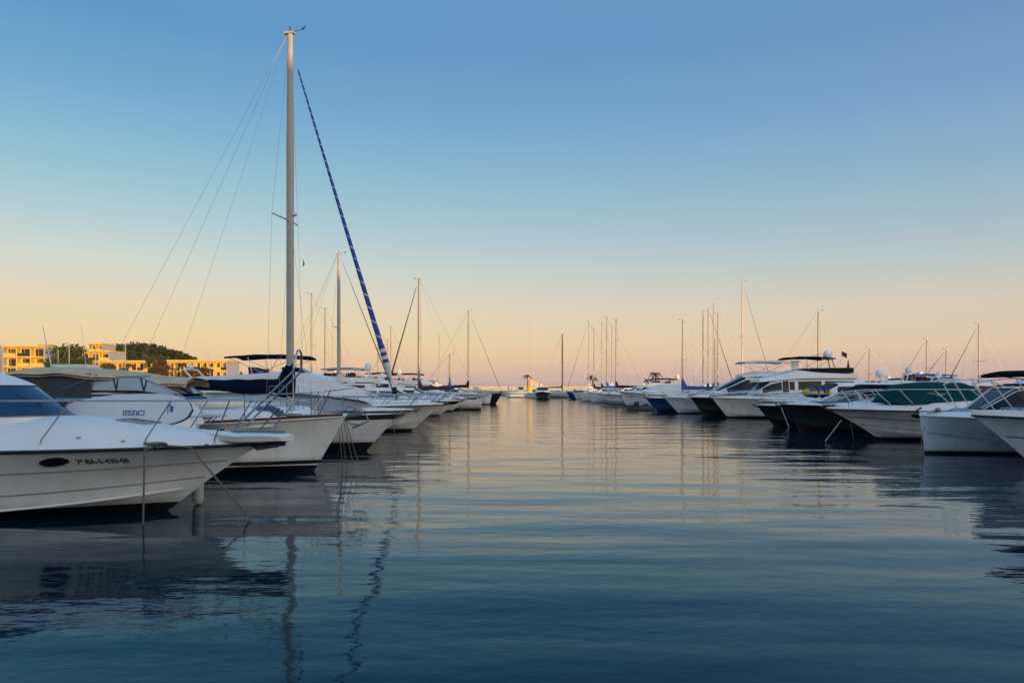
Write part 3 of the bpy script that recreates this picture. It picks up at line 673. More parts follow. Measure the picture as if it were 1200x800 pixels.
def palm(label, px, pyt, Y, zb, m=None, fl_=2.0, group='palms around the harbour'):
    p = at(px, pyt, Y); root = empty('palm_tree', (p.x, Y, zb)); tag(root, label, 'palm', group); h = p.z-zb-fl_*.35
    MB().tube([(0,0,-.2), (.12,0,h*.5), (.05,0,h)], .22, 8, r2=.15).build('trunk', bark, root)
    mb = MB()
    for k in range(22):
        a = 2*PI*k/22+random.uniform(-.15,.15); up = random.uniform(-.25, 1.1); L_ = fl_*random.uniform(.8,1.15); rows = []
        for i in range(7):
            q = i/6; rr = L_*q*math.cos(up*.6); z = h+L_*(math.sin(up)*q-.75*q*q); w = .22*math.sin(PI*min(1, q*.9+.1))+.02
            c = Vector((rr*math.cos(a), rr*math.sin(a), z)); sd_ = Vector((-math.sin(a), math.cos(a), 0)); rows.append([c-sd_*w-Vector((0,0,w*.6)), c, c+sd_*w-Vector((0,0,w*.6))])
        mb.grid(rows)
    mb.build('crown', m or palmf, root)
palm('slim palm standing on the breakwater behind the yellow lit workboat', 618, 438, 285, 1.9, fl_=2.2)
palm('palm among the cluster of tall masts at the end of the right row', 694, 438, 230, 1.5, fl_=2.2)
palm('solitary palm above the white boats right of the mast cluster', 768, 435, 175, .8, fl_=2.0)
palm('small palm just left of the solitary palm', 759, 443, 180, .8, fl_=1.3)
palm('palm behind the yacht with the teal canopy', 1070, 435, 150, .8, fl_=2.3)
palm('dusty palm before the left hotel wing', 150, 424, 225, LANDZ-.3, fl_=2.2)
palm('palm in front of the right hotel wing, beside the rusty shrubs', 213, 424, 222, LANDZ-.3, fl_=2.4)
tag(MB().box((100, 235, .25), (140, 14, 1.1)).build('quay', conc), kind='structure')
tag(MB().box((150, 177, .2), (180, 8, 1.2)).build('quay', conc), kind='structure')
tag(MB().box((118, 152, .2), (60, 5, 1.2)).build('quay', conc), kind='structure')

# ================================================================== left row, nearest first
# --- the near cruiser with the registration on its hull
L1 = motor('big white motor cruiser nearest on the left, registration 7a BA-5-430-06 on its hull', 12.9, -4.36, 1, 10.2, 3.3, 1.16, 1.12, 1.64, H_l1, dh=.44, sup=None, railn=0, port=0, anchor=False, dlo=.34, zc=.36, name='motor_cruiser', fl=.12, dedge=.62, dtp=.66)
r, hl, dk = L1['root'], L1['hl'], L1['dk']; ox = r.location.x; LX = lambda X: X-ox      # world X -> local x
grl = mat('gelcoat_seam', (.22,.21,.20), .5)
hl.side_lines(MB(), .64, .010).build('styling_line', grl, r); hl.side_lines(MB(), .27, .010).build('styling_line', grl, r)
hl.side_lines(MB(), .02, .018, .008, .52, .97).build('spray_rail', white, r)
def plan(xc, a, w, aft, z, n=26):
    pts = [(LX(aft), -w, z), (LX(lerp(aft, xc, .5)), -w, z)]
    for i in range(n+1):
        th = PI*(i/n-.5); pts.append((LX(xc)+a*math.cos(th)**.85, w*math.sin(th), z))
    return pts+[(LX(lerp(aft, xc, .5)), w, z), (LX(aft), w, z)]
lv = [plan(-9.7, 2.12, 1.19, -13.9, 1.15), plan(-9.7, 2.02, 1.17, -13.9, 1.50), plan(-9.7, 1.95, 1.15, -13.9, 1.665)]
mb = MB().grid(lv); mb.build('coaming', white, r)
g0, g1 = plan(-9.7, 1.94, 1.14, -13.9, 1.662), plan(-9.7, 1.25, .93, -13.9, 2.185)
MB().grid([[tuple(lerp(a[c], b[c], k/6) + (.02*math.sin(PI*k/6) if c == 0 else 0) for c in range(3)) for a, b in zip(g0, g1)] for k in range(7)]).build('windscreen', glassb, r)
rows = []
for k in range(15):
    s_ = 1-k/14; s2 = s_**1.0; z = 2.18+.56*(1-math.exp(-(1-s2)*1.35)); rows.append(plan(-9.7-.25*(1-s2), 1.27*s2, .95*s2, -13.9, z))
mb = MB().grid([plan(-9.7, 1.27, .95, -13.9, 2.15)]+rows); mb.build('roof', white, r)
MB().tube(plan(-9.7, 1.265, .945, -13.9, 2.175), .013, 6).build('window_trim', rubk, r); MB().tube(plan(-9.7, 1.955, 1.155, -13.9, 1.668), .010, 6).build('window_trim', grl, r)
# bow platform: a white plank that carries on beyond the stem
mb = MB(); zt = 1.36
pl = [(LX(-5.55), .05, dk.z(LX(-5.55), 0)+.0), (LX(-5.25), .20, dk.z(LX(-5.25), 0)+.008), (LX(-4.95), .33, dk.z(LX(-4.95), 0)+.012), (LX(-4.7), .41, dk.z(LX(-4.7), 0)+.012), (LX(-4.2), .38, 1.345), (LX(-3.95), .33, 1.325), (LX(-3.86), .20, 1.315)]
rows = []
for x, wv, z in pl:
    th = .115 if x < LX(-4) else .09; rows.append([(x, -wv, z-.02), (x, -wv*.85, z), (x, 0, z+.015), (x, wv*.85, z), (x, wv, z-.02), (x, wv*.92, z-th), (x, 0, z-th-.03), (x, -wv*.92, z-th)])
mb.grid(rows, 0, True, True); mb.add(rows[0], [tuple(range(8))]); mb.add(rows[-1], [tuple(range(8))]); mb.build('bow_platform', white, r)
an = MB(); xa = LX(-4.35); an.tube([(xa-.15, 0, 1.22), (xa+.42, 0, 1.22)], .03, 6)
for sg in (-1, 1): an.add([(xa+.40, sg*.02, 1.23), (xa+.34, sg*.20, 1.12), (xa-.05, sg*.15, 1.06), (xa-.22, sg*.02, 1.16)], [(0,1,2,3)], 0, False)
an.build('anchor', rubg, r)
# hull window and registration
m_ = MB(); t0 = (LX(-7.11)+5.1)/10.2
for sg in (-1, 1):
    m_ = MB(); hl.patch(m_, t0-.0195, t0+.0195, .74, .88, sg, .014, n=28, lens=True); m_.build('porthole', glass, r)
    m_ = MB(); ring = [hl.pt(t0+.0203*math.cos(a), .81+.075*math.sin(a)*abs(math.sin(a))**.35, sg)+Vector((0, sg*.012, 0)) for a in [2*PI*i/28 for i in range(29)]]; m_.tube(ring, .007, 6); m_.build('porthole_rim', rubk, r)
def surf_text(txt, size, parent, x, z, mt, hull_obj, side=-1, name='registration_number', slope=0.):
    cu = bpy.data.curves.new(name, 'FONT'); cu.body = txt; cu.size = size; cu.resolution_u = 4; cu.offset = size*.03
    tmp = bpy.data.objects.new(name, cu); COL.objects.link(tmp); dg = bpy.context.evaluated_depsgraph_get(); me = bpy.data.meshes.new_from_object(tmp.evaluated_get(dg)); bpy.data.objects.remove(tmp)
    bm = bmesh.new(); bm.from_mesh(hull_obj.data); bv = BVHTree.FromBMesh(bm); bm.free()
    for v in me.vertices:
        px, pz = x+v.co.x*(1 if side < 0 else -1), z+v.co.y+slope*v.co.x; hit = bv.ray_cast(Vector((px, side*6, pz)), Vector((0, -side, 0)))
        v.co = Vector((px, (hit[0].y if hit[0] else 0)+side*.006, pz))
    me.materials.clear(); me.materials.append(mt); o = bpy.data.objects.new(name, me); COL.objects.link(o); o.parent = parent; return o
surf_text('7ª BA-5-430-06', .112, r, LX(-7.0), .905, rubk, L1['hull'], slope=.012)
# side rail on forward leaning stanchions
def l1foot(X, sg): 
    p = dk.pt((LX(X)+5.1)/10.2, sg*.90); return p
RZ = 1.93
for sg in (-1, 1):
    pts = [Vector((LX(X), sg*w_, RZ)) for X, w_ in ((-12.5,1.42), (-10,1.42), (-8.5,1.38), (-7.4,1.28), (-6.4,1.06), (-5.4,.76), (-4.6,.50), (-4.05,.36))]
    MB().tube(pts+[Vector((LX(-3.95), sg*.33, 1.80)), Vector((LX(-4.3), sg*.36, 1.41))], .014, 8).build('side_rail', steel, r)
    for Xf, Xt in ((-9.2,-8.8), (-7.46,-7.05), (-6.02,-5.6), (-5.05,-4.72)):
        f = l1foot(Xf, sg); k = (Xt+12.5)/(12.5-4.05); tp = Vector((LX(Xt), sg*lerp(1.45,.36, max(0,(Xt+8.5)/4.45)**1.0) if Xt > -8.5 else sg*1.39, RZ))
        st = MB().tube([f-Vector((0,0,.02)), f+Vector((.01,0,.09)), tp], .0125, 8).build('stanchion', steel, r)
        MB().tube([f-Vector((0,0,.02)), f+Vector((.003,0,.035))], .026, 10).build('stanchion_foot', white, st)
# the folding boarding ladder leaning over the bow
P_ = lambda px, py, Y: (at(px, py, Y).x-ox, Y-12.9, at(px, py, Y).z)
lad = MB().tube([P_(279,501,12.66), P_(283,494,12.66), P_(344,435,12.66), P_(346,428,12.68), P_(346.5,418,12.72), P_(348.5,411,12.8), P_(351,410,12.95), P_(353,414,13.05), P_(353,430,13.1), P_(351,437,13.1), P_(293,494,13.1), P_(290,500,13.1)], .019, 10)
lad.build('boarding_ladder', steel, r)
MB().tube([P_(318,460,12.66), P_(324,462,13.1)], .012, 6).build('ladder_rung', steel, r)
cl = MB(); cx, cy = LX(-5.80), -.86; cz = dk.z(cx, cy); cl.tube([(cx-.13, cy, cz+.06), (cx+.13, cy, cz+.06)], .016, 8)
for s_ in (-.04, .04): cl.tube([(cx+s_, cy, cz-.01), (cx+s_, cy, cz+.06)], .014, 6)
cl.build('cleat', steel, r)
def deck_patch(x0, x1, y0, y1, h, m_, nm, par):
    n_ = 8; rw = [[(lerp(x0, x1, i/n_), lerp(y0, y1, j/n_), dk.z(lerp(x0, x1, i/n_), lerp(y0, y1, j/n_))+h) for j in range(n_+1)] for i in range(n_+1)]
    o_ = MB().grid(rw).build(nm, m_, par); pr_ = [rw[0][j] for j in range(n_+1)]+[rw[i][n_] for i in range(1, n_+1)]+[rw[n_][j] for j in range(n_-1, -1, -1)]+[rw[i][0] for i in range(n_-1, -1, -1)]
    MB().tube(pr_, .014, 6).build('hatch_frame', steel, o_); return o_
deck_patch(LX(-6.75), LX(-6.25), -.28, .28, .014, glass, 'deck_hatch', r)
for X0, dx_ in ((-8.30, .25), (-8.55, .1)):
    sgn = -1 if dx_ > .2 else 1
    MB().tube([(LX(-7.86)-abs(sgn*.35)*.25, sgn*.35, 1.69), (LX(-8.02), sgn*.30, 1.86), (LX(-8.22), sgn*.62, 2.03)], .012, 6).build('wiper', rubk, r)
for X_, y_ in ((-7.0, -.95), (-6.35, -.82), (-5.15, -.42)):
    MB().ball((LX(X_), y_, dk.z(LX(X_), y_)+.012), .035, 12, 6, sc=(1,1,.5)).build('deck_fitting', steel, r)
MB().tube([(LX(-4.9), 0, dk.z(LX(-4.9), 0)+.03), (LX(-4.55), 0, dk.z(LX(-4.55), 0)+.07), (LX(-3.95), 0, 1.37)], .022, 6).build('anchor_chain', galv, r)
hl.side_lines(MB(), .975, .010, .016).build('rub_rail_insert', rubg, r)
# ropes of the near cruiser
def cable(name, label, pts, rad, m, sagv=0., n=14, cat='rope', group='mooring lines'):
    mb = MB(); path = []
    for a, b in zip(pts, pts[1:]):
        a, b = Vector(a), Vector(b)
        for i in range(n): k = i/n; path.append(a.lerp(b, k)-Vector((0,0,sagv*4*k*(1-k))))
    path.append(Vector(pts[-1])); o = mb.tube(path, rad, 6).build(name, m); tag(o, label, cat, group); return o
wc = Vector((cx+ox, cy+12.9, cz+.06))
edge = Vector((wc.x-.02, wc.y-.20, 1.13)); 
cable('mooring_line', 'dark rope hanging straight down past the near cruiser hull into the water', [wc, (wc.x, 11.85, dk.z(wc.x-ox, 11.85-12.9)+.02), (wc.x+.01, 11.66, 1.17), (wc.x+.01, 11.60, -.3)], .016, rope)
cable('mooring_line', 'dark rope slanting from the near cruiser bow down to the water', [wc, (-5.40, 12.10, dk.z(-5.40-ox, 12.10-12.9)+.025), (-5.22, 12.02, 1.17), at(300, 608, 11.9)-Vector((0,0,.12))], .015, rope)
mb = MB()
for k in range(5):
    rr = .07+.018*k; mb.tube([(wc.x+rr*1.25*math.cos(a), wc.y+rr*.8*math.sin(a), wc.z+.02+.012*math.sin(3*a+k)) for a in [2*PI*i/18 for i in range(19)]], .015, 6)
tag(mb.build('rope_coil', rope), 'small coil of rope wound on the bow cleat of the near cruiser', 'rope')
fo = empty('fender', at(232, 600, 13.6).xy.to_3d()+Vector((0,0,.30))); tag(fo, 'pale cylindrical fender hanging under the bow of the near cruiser', 'fender')
fb = MB(); fb.grid([[(.10*q*math.cos(a), .10*q*math.sin(a), z) for a in [2*PI*j/14 for j in range(14)]] for q, z in ((.15,-.30),(.75,-.27),(1,-.20),(1,.18),(.75,.26),(.3,.31),(.15,.36))], 0, True, True); fb.build('fender_body', fender_m, fo)
MB().tube([(0,0,.34), (0,-.25,.95)], .010, 6).build('lanyard', rope, fo)

# paddle board standing on its edge on the near cruiser's deck
def board():
    Yc = 13.62; a = at(70, 492, Yc); b = at(222, 481, Yc); Lb = b.x-a.x; root = empty('paddle_board', ((a.x+b.x)/2, Yc, 1.41), 0); tag(root, 'white inflatable paddle board with blue edge lying on its side on the near cruiser deck', 'paddle board')
    mb = MB(); n = 40; hh = .31; th = .055; rows = []
    def half(k):   # k 0 tail .. 1 nose
        return hh*min(1, (max(0, 1-(2*k-1)**2) if k < .5 else 1)**.42)*(1 if k < .70 else math.sqrt(max(0, 1-((k-.70)/.30)**2.3)))*lerp(.82, 1, sm(k*1.6))
    out_ = []
    ctr = [i/n for i in range(n+1)]
    tilt = math.radians(14)
    def T(x, y, z): return (x, y*math.cos(tilt)+(z+.31)*math.sin(tilt), z*math.cos(tilt)-y*math.sin(tilt))
    up = [(lerp(-Lb/2, Lb/2, k), half(k)) for k in ctr]; loop = [(x, h_) for x, h_ in up]+[(x, -h_) for x, h_ in reversed(up[1:-1])]
    ring = lambda s_, y: [T(x*lerp(1, s_, .12), y, .33+z*s_) for x, z in loop]
    m = len(loop); body = MB(); rs = [ring(.90, -th), ring(.97, -th*.8), ring(1, -th*.3), ring(1, th*.3), ring(.97, th*.8), ring(.90, th)]
    body.grid(rs, lambda i, j: 1 if (i in (1, 2, 3) and loop[j][0] > -.2) else 0, True, True); body.add(rs[0], [tuple(range(m))], 0, False); body.add(rs[-1], [tuple(range(m))], 0, False)
    body.build('board', [mat('board_white', (.62,.64,.68), .45, var=.05), mat('board_blue', (.008,.075,.28), .45)], root)
    def txt(t, size, x, z, flip=True, nm='lettering', bold=.02):
        cu = bpy.data.curves.new(nm, 'FONT'); cu.body = t; cu.size = size; cu.align_x = 'CENTER'; cu.offset = size*bold
        tmp = bpy.data.objects.new(nm, cu); COL.objects.link(tmp); me = bpy.data.meshes.new_from_object(tmp.evaluated_get(bpy.context.evaluated_depsgraph_get())); bpy.data.objects.remove(tmp)
        for v in me.vertices:
            s_ = -1 if flip else 1; v.co = Vector(T(x+s_*v.co.x, -th-.004, .33+z+s_*v.co.y))
        me.materials.clear(); me.materials.append(MATS['board_blue']); o = bpy.data.objects.new(nm, me); COL.objects.link(o); o.parent = root
    cxb = root.location.x; txt('CRESSI', .14, at(154, 484, Yc).x-cxb, -.02, nm='lettering')
    lg = MB(); x0 = at(197, 480, Yc).x-cxb
    for poly in ([(-.06,.10),(-.045,.105),(-.035,-.09),(-.05,-.09)], [(-.045,.105),(.05,.05),(.05,.02),(-.04,.07)], [(-.01,.05),(.05,.04),(.05,-.06),(.02,-.04),(-.01,-.05)]):
        lg.add([T(x0+x, -th-.004, .33+z) for x, z in poly], [tuple(range(len(poly)))], 0, False)
    lg.build('emblem', MATS['board_blue'], root)
    st = MB(); st.box((at(190, 489, Yc).x-cxb, -th-.02, .02), (.36, .02, .02)); st.build('strap', rubk, root)
board()

# --- express cruiser with the beige canopy behind it
B2 = motor('open white cruiser with a sagging beige canopy and blue lined windscreen', 16.15, -6.55, 1, 8.85, 2.6, 1.15, 1.1, 1.2, H_white, dh=.35, sup=None, railn=3, port=0, rail_t=.72, rail_h=.35, dlo=.3)
r, dk = B2['root'], B2['dk']; ox = r.location.x; LX = lambda X: X-ox
zb = 1.52
tr = Loft([(LX(-15.2), 1.3, 1.85, 1.15, 1.05, .1), (LX(-10.5), 1.3, 2.08, 1.12, 1.0, .12), (LX(-8.4), 1.3, 2.12, 1.05, .90, .12), (LX(-7.45), 1.3, 2.02, .80, .62, .12), (LX(-7.0), 1.3, 1.76, .58, .4, .10), (LX(-6.8), 1.25, 1.36, .4, .25, .04)]); tr.mesh(MB()).build('cabin', white, r)
MB().tube([tr.pt(LX(lerp(-11, -6.95, i/30)), .30)+Vector((0,-.015,0)) for i in range(31)]+[tr.pt(LX(lerp(-6.95, -11, i/30)), .70)+Vector((0,.015,0)) for i in range(31)], .022, 6).build('trim_line', bluep, r)
gl = Loft([(LX(-8.75), 2.04, 2.40, .98, .92, .02), (LX(-7.70), 2.04, 2.40, .95, .82, .02), (LX(-7.0), 1.98, 2.02, .80, .62, .01)])
for v0, v1, a, b in ((.05,.30,-8.75,-8.15), (.05,.30,-8.12,-7.60), (.95,.70,-8.75,-7.60), (.31,.495,-7.67,-7.02), (.505,.69,-7.67,-7.02), (.05,.30,-7.57,-7.05)):
    w = MB(); gl.patch(w, LX(a), LX(b), v0, v1, 0, 8, 6); w.build('windscreen', clear, r)
for sg in (0, 1):
    f = lambda v: v if not sg else 1-v
    MB().tube([gl.pt(LX(lerp(-8.75, -7.70, i/10)), f(.30)) for i in range(11)]+[gl.pt(LX(lerp(-7.70, -7.0, i/8)), f(.31)) for i in range(9)], .022, 6).build('screen_frame', MATS['rig_wire'], r)
    for X in (-8.75, -8.12, -7.58): MB().tube([gl.pt(LX(X), f(.03)), gl.pt(LX(X-.12), f(.30))], .016, 6).build('screen_post', rubk, r)
MB().tube([gl.pt(LX(-7.70), .3+.4*i/14) for i in range(15)], .022, 6).build('screen_frame', MATS['rig_wire'], r); MB().tube([gl.pt(LX(-7.67), .5), gl.pt(LX(-7.02), .5)], .016, 6).build('screen_post', rubk, r)
# canopy: a low cambered sheet, sagging towards the bow
mb = MB(); top = []; prof = [(-11.0, 2.24), (-10.75, 2.42), (-10.3, 2.54), (-9.9, 2.60), (-9.3, 2.59), (-8.6, 2.55), (-7.9, 2.46), (-7.45, 2.40), (-6.85, 2.36)]
xs_ = [LX(lerp(-11.0, -6.85, i/32)) for i in range(33)]
def pz(X):
    for (a, za), (b, zb_) in zip(prof, prof[1:]):
        if X <= b+1e-6: return lerp(za, zb_, (X-a)/(b-a))
    return prof[-1][1]
for x in xs_:
    X = x+ox; wv = lerp(1.15, .62, sm((X+9.2)/2.2)); wav = .02*math.sin(X*6)
    top.append([(x, wv*k, pz(X)+wav*abs(k)-.11*abs(k)**2.4-(.05 if abs(k) > .99 else 0)) for k in [j/8-1 for j in range(17)]])
mb.grid(top); mb.grid([[(p[0], p[1]*.98, p[2]-.05) for p in rw] for rw in top]); mb.build('canopy', beige, r)
for X0, z0, X1 in ((-10.2, 1.9, -10.6), (-10.0, 1.75, -8.7), (-9.6, 1.95, -8.5)):
    for sg in (-1, 1): MB().tube([(LX(X0), sg*1.02, z0), (LX(X1), sg*.98, pz(X1)-.12)], .022, 6).build('canopy_pole', beige if X0 == -10.0 else steel, r)
mb = MB(); mb.grid([[(LX(-9.95), -1.06, 1.6), (LX(-9.95), -1.06, 2.45)], [(LX(-8.62), -1.0, 1.7), (LX(-8.62), -1.0, 2.44)]], 0, False); mb.build('side_curtain', mat('dark_mesh', (.045,.05,.06), .6, var=.2), r)
mb = MB(); mb.grid([[(LX(-9.95), 1.06, 1.6), (LX(-9.95), 1.06, 2.45)], [(LX(-8.62), 1.0, 1.7), (LX(-8.62), 1.0, 2.44)]], 0, False); mb.build('side_curtain', MATS['dark_mesh'], r)
MB().tube([(LX(-10.25), .4, 2.4), at(50, 383, 16.5)-r.location], .012, 6, r2=.008).build('antenna', white, r)
mb = MB(); mb.box((LX(-9.75), .4, 2.58), (.75, .5, .18)); mb.build('roof_box', white, r)

# --- white launch with the teak cap rail
B3 = motor('white classic yacht with reddish teak cap rail, ropes hanging from its anchor', 19.15, -4.3, 1, 11.5, 3.5, 1.42, 1.1, .82, H_l2, dh=.05, sup=None, railn=0, port=0, rub=cream, anchor=False, plumb=1.0, p=1.9, zc=.25, fl=.10, deckm=deckw, name='classic_yacht', cat='yacht')
r, hl, dk = B3['root'], B3['hl'], B3['dk']; ox = r.location.x; LX = lambda X: X-ox
mb = MB()
for sg in (-1, 1):
    rw = []
    for i in range(41):
        t = lerp(.0, .992, i/40); p = hl.sheer(t, sg); rw.append([(p.x, p.y+sg*.03, p.z+.02), (p.x, p.y+sg*.03, p.z+.085), (p.x, p.y-sg*min(.10, hl.ys(t)), p.z+.085), (p.x, p.y-sg*min(.10, hl.ys(t)), p.z+.02)])
    mb.grid(rw, 0, False, True)
mb.build('cap_rail', wood, r)
tr = Loft([(LX(-15), 1.05, 1.62, 1.12, 1.02, .10), (LX(-9), 1.1, 1.64, 1.10, 1.0, .10), (LX(-7.2), 1.15, 1.62, .98, .85, .12), (LX(-6.2), 1.18, 1.56, .80, .60, .12), (LX(-5.9), 1.2, 1.36, .65, .45, .04)]); tr.mesh(MB()).build('cabin', white, r)
MB().tube([tr.pt(LX(lerp(-14, -7.4, i/20)), .22)+Vector((0,-.012,0)) for i in range(21)], .018, 6).build('trim_line', wood, r)
for X in (-8.15, -9.4, -10.6):
    w = MB(); tr.patch(w, LX(X), LX(X+.66), .03, .15, .010, 4, 5); pn = w.build('window', glass, r)
    for k in range(3): MB().tube([tr.pt(LX(X), .05+.04*k)+Vector((0,-.02,0)), tr.pt(LX(X+.66), .05+.04*k)+Vector((0,-.02,0))], .012, 6).build('louvre', white, pn)
dg_ = MB(); 
for sg in (-1, 1): dg_.tube([(LX(-9.6), sg*.55, 1.74), (LX(-7.9), sg*.52, 1.74), (LX(-7.3), sg*.35, 1.74), (LX(-7.0), 0, 1.75)], .12, 10, r2=.09)
dg_.box((LX(-8.9), 0, 1.70), (1.5, 1.0, .10)); dgo = dg_.build('upturned_dinghy', cream); dgo.location = r.location; tag(dgo, 'cream inflatable dinghy stowed on the cabin roof of the teak railed yacht', 'dinghy')
for sg in (-1, 1):
    MB().tube([dk.pt(t, sg*.96)+Vector((0,0,.66)) for t in [.05+.90*i/20 for i in range(21)]], .009, 6).build('lifeline', steel, r)
    MB().tube([dk.pt(t, sg*.96)+Vector((0,0,.36)) for t in [.05+.90*i/20 for i in range(21)]], .006, 6).build('lifeline', steel, r)
    for t in (.10, .25, .40, .53, .66, .80, .93):
        p = dk.pt(t, sg*.96); MB().tube([p, p+Vector((0,0,.68))], .015, 8).build('stanchion', steel, r)
mb = MB().tube([dk.pt(.93, -.9), dk.pt(.95, -.9)+Vector((.1,0,.68)), (5.95, 0, 2.16), dk.pt(.95, .9)+Vector((.1,0,.68)), dk.pt(.93, .9)], .016, 8); mb.build('pulpit', steel, r)
an = MB(); x0 = 5.75
for sg in (-1, 1): an.add([(x0+.02, sg*.09, 1.40), (x0+.38, sg*.09, 1.43), (x0+.44, sg*.09, 1.53), (x0+.30, sg*.09, 1.56), (x0+.05, sg*.09, 1.48)], [(0,1,2,3,4)], 0, False)
an.tube([(x0+.36, -.12, 1.49), (x0+.36, .12, 1.49)], .055, 10); an.tube([(x0+.20, -.11, 1.45), (x0+.20, .11, 1.45)], .03, 8)
an.tube([(x0-.6, 0, 1.52), (x0+.36, 0, 1.56), (x0+.52, 0, 1.47), (x0+.58, 0, 1.30)], .022, 6)
an.tube([(x0-.1, .05, 1.40), (x0+.1, .10, 1.22), (x0+.35, .02, 1.20)], .018, 6); an.tube([(x0, -.12, 1.56), (x0+.1, -.12, 1.70), (x0+.3, -.12, 1.60)], .016, 6)
for sg in (-1, 1): an.add([(x0+.64, 0, 1.32), (x0+.50, sg*.22, 1.27), (x0+.20, sg*.15, 1.10), (x0+.16, 0, 1.16)], [(0,1,2,3)], 0, False)
an.build('anchor', galv, r)
for k, (dx, px, py) in enumerate(((.0, 402, 548), (.05, 407, 549), (.10, 414, 540), (.13, 421, 541))):
    cable('mooring_line', 'one of the four ropes dropping from the bow roller of the teak railed yacht', [(ox+5.55+dx, 19.1+.05*k, 1.42), at(px, py, 19.4-.1*k)-Vector((0,0,.1))], .011, rope)
cov = MB(); Loft([(LX(-6.55), 1.5, 1.66, .30, .2, .08), (LX(-6.25), 1.5, 1.72, .32, .2, .12), (LX(-5.95), 1.45, 1.56, .25, .15, .06)]).mesh(cov); cov.build('hatch_cover', mat('slate_blue_canvas', (.05,.08,.15), .85), r)

# --- small open cruiser tucked between the yacht and the tall sailboat
motor('low white cruiser with a raked grey windscreen, half hidden under the navy boom', 22.6, -6.6, 1, 8.4, 2.5, 1.2, 1.05, 1.3, H_white, dh=.42, sup='express', wm=clear, railn=3, rail_t=.7, port=0, fore=.36)

# --- tall sailboat with the navy boom cover and the blue striped furled genoa
SB = sail('tall white sailboat with navy boom cover and blue furled genoa wound with white stripes', 26.2, at(340, 400, 26.2).x, 1, 11.6, 3.4, at(340, 40, 26.2).z, mf=.345, Fb=1.26, Fs=1.1, rake=1.15, hull=H_l3, band=.20, cover=navy, jib=blue, helix=True, spr=1, yaw=-.17, mr=(.09,.14), masm=sparw, boomz=2.16, E=4.6, wr=.0045, stripe=rubk, drumz=1.95, jr=.095, fx=11.6/2-.10, lazy=0, hood=navy)
r = SB['root']; MB().ball((SB['xm']+.16, 0, at(340, 250, 26).z), .10, 10, 8, sc=(1,1,.7)).build('steaming_light', whitec, r)
mb = MB(); zfl = at(350, 300, 26).z
mb.add([(SB['xm']+.30, .4, zfl), (SB['xm']+.36, .41, zfl-.20), (SB['xm']+.29, .4, zfl-.30)], [(0,1,2)]); mb.build('pennant', rubg, r)
mb = MB(); xm = SB['xm']
for sg in (-1, 1): mb.tube([(xm+.1, sg*.45, 1.35), (xm+.1, sg*.45, 2.25), (xm-.55, sg*.45, 2.25), (xm-.6, sg*.45, 1.35)], .014, 6)
mb.build('mast_guard', steel, r)

# --- further down the left row
B5 = motor('white cruiser under a big sloping white cover with grey tarpaulin over its foredeck', 32.4, -4.25, 1, 11.5, 3.5, 1.22, 1.1, 1.8, H_beige, dh=.35, sup='tarp', cover=whitec, fore=.30, rail_t=.55, rail_h=.6, railn=5)
r, X = B5['root'], B5['X']; ox = r.location.x; LX = lambda X_: X_-ox
Loft([(LX(-13), 2.0, 2.70, 1.3, 1.0, .2), (LX(-9.6), 2.0, 2.92, 1.25, .85, .35), (LX(-8.2), 1.9, 2.62, 1.2, .75, .3), (LX(-6.6), 1.7, 2.05, 1.0, .5, .2), (LX(-6.2), 1.6, 1.80, .8, .4, .1)]).mesh(MB()).build('upper_cover', whitec, r)
Loft([(LX(-9.3), 1.25, 1.86, 1.5, 1.3, .18), (LX(-8.0), 1.25, 1.84, 1.45, 1.2, .18), (LX(-6.7), 1.25, 1.72, 1.15, .85, .18), (LX(-6.2), 1.25, 1.45, .9, .6, .1)]).mesh(MB()).build('foredeck_cover', greyc, r)
B6 = motor('white flybridge yacht with a navy bimini on many thin poles, seen over the navy boom', 38, -3.5, 1, 13, 3.8, 1.35, 1.2, 1.7, H_white, dh=.45, sup='fly', roof=.85, bim=(navy, 1.40), fore=.34, railn=6, wm=glassb, radar=False)
r = B6['root']; X = B6['X']
mb = MB(); mb.tube([(X(.96), -.9, 2.6), (X(1.0), -.8, 3.15), (X(1.0), .8, 3.15), (X(.96), .9, 2.6)], .05, 8); mb.ball((X(1.0), 0, 3.28), .16); mb.build('stern_arch', white, r)
motor('white hardtop cruiser with blue tinted side windows, right of the furled genoa foot', 43.5, -4.4, 1, 11.5, 3.6, 1.32, 1.1, 1.7, H_grey, dh=.42, sup='hard', roof=.85, wm=glassb, fore=.30, railn=6)
motor('white cruiser with grey cockpit cover and steep leaning bow rail', 49.3, -4.7, 1, 10.5, 3.4, 1.2, 1.05, 1.6, H_beige, dh=.4, sup='express', wm=clear, cover=greyc, railn=6, lean=.06)
sail('white sailboat with a thick pale mast rising behind the furled genoa', 54.8, at(397, 300, 54.8).x, 1, 9.4, 3.1, at(397, 298, 54.8).z, mf=.47, cover=whitec, jib=rubg, spr=1, jr=.05, wr=.008, mr=(.09,.13), masm=sparw)
motor('low white speedboat with a broad black stripe, longest bow of the middle left row', 60.2, -4.1, 1, 11.5, 3.6, 1.22, 1.05, 1.9, H_beige, band=.34, dh=.30, sup='hard', roof=.95, wm=glassb, fore=.34, railn=5)
motor('white cruiser with maroon canopy below the tall dark forestay', 66.5, -5.0, 1, 11, 3.5, 1.25, 1.1, 1.6, H_white, dh=.4, sup='express', cover=mat('maroon_canvas', (.07,.015,.022), .85), railn=4)
motor('white cruiser with dark windows behind the maroon canopied one', 73, -4.4, 1, 11, 3.6, 1.25, 1.1, 1.6, H_white, dh=.4, sup='hard', roof=.9, railn=4)
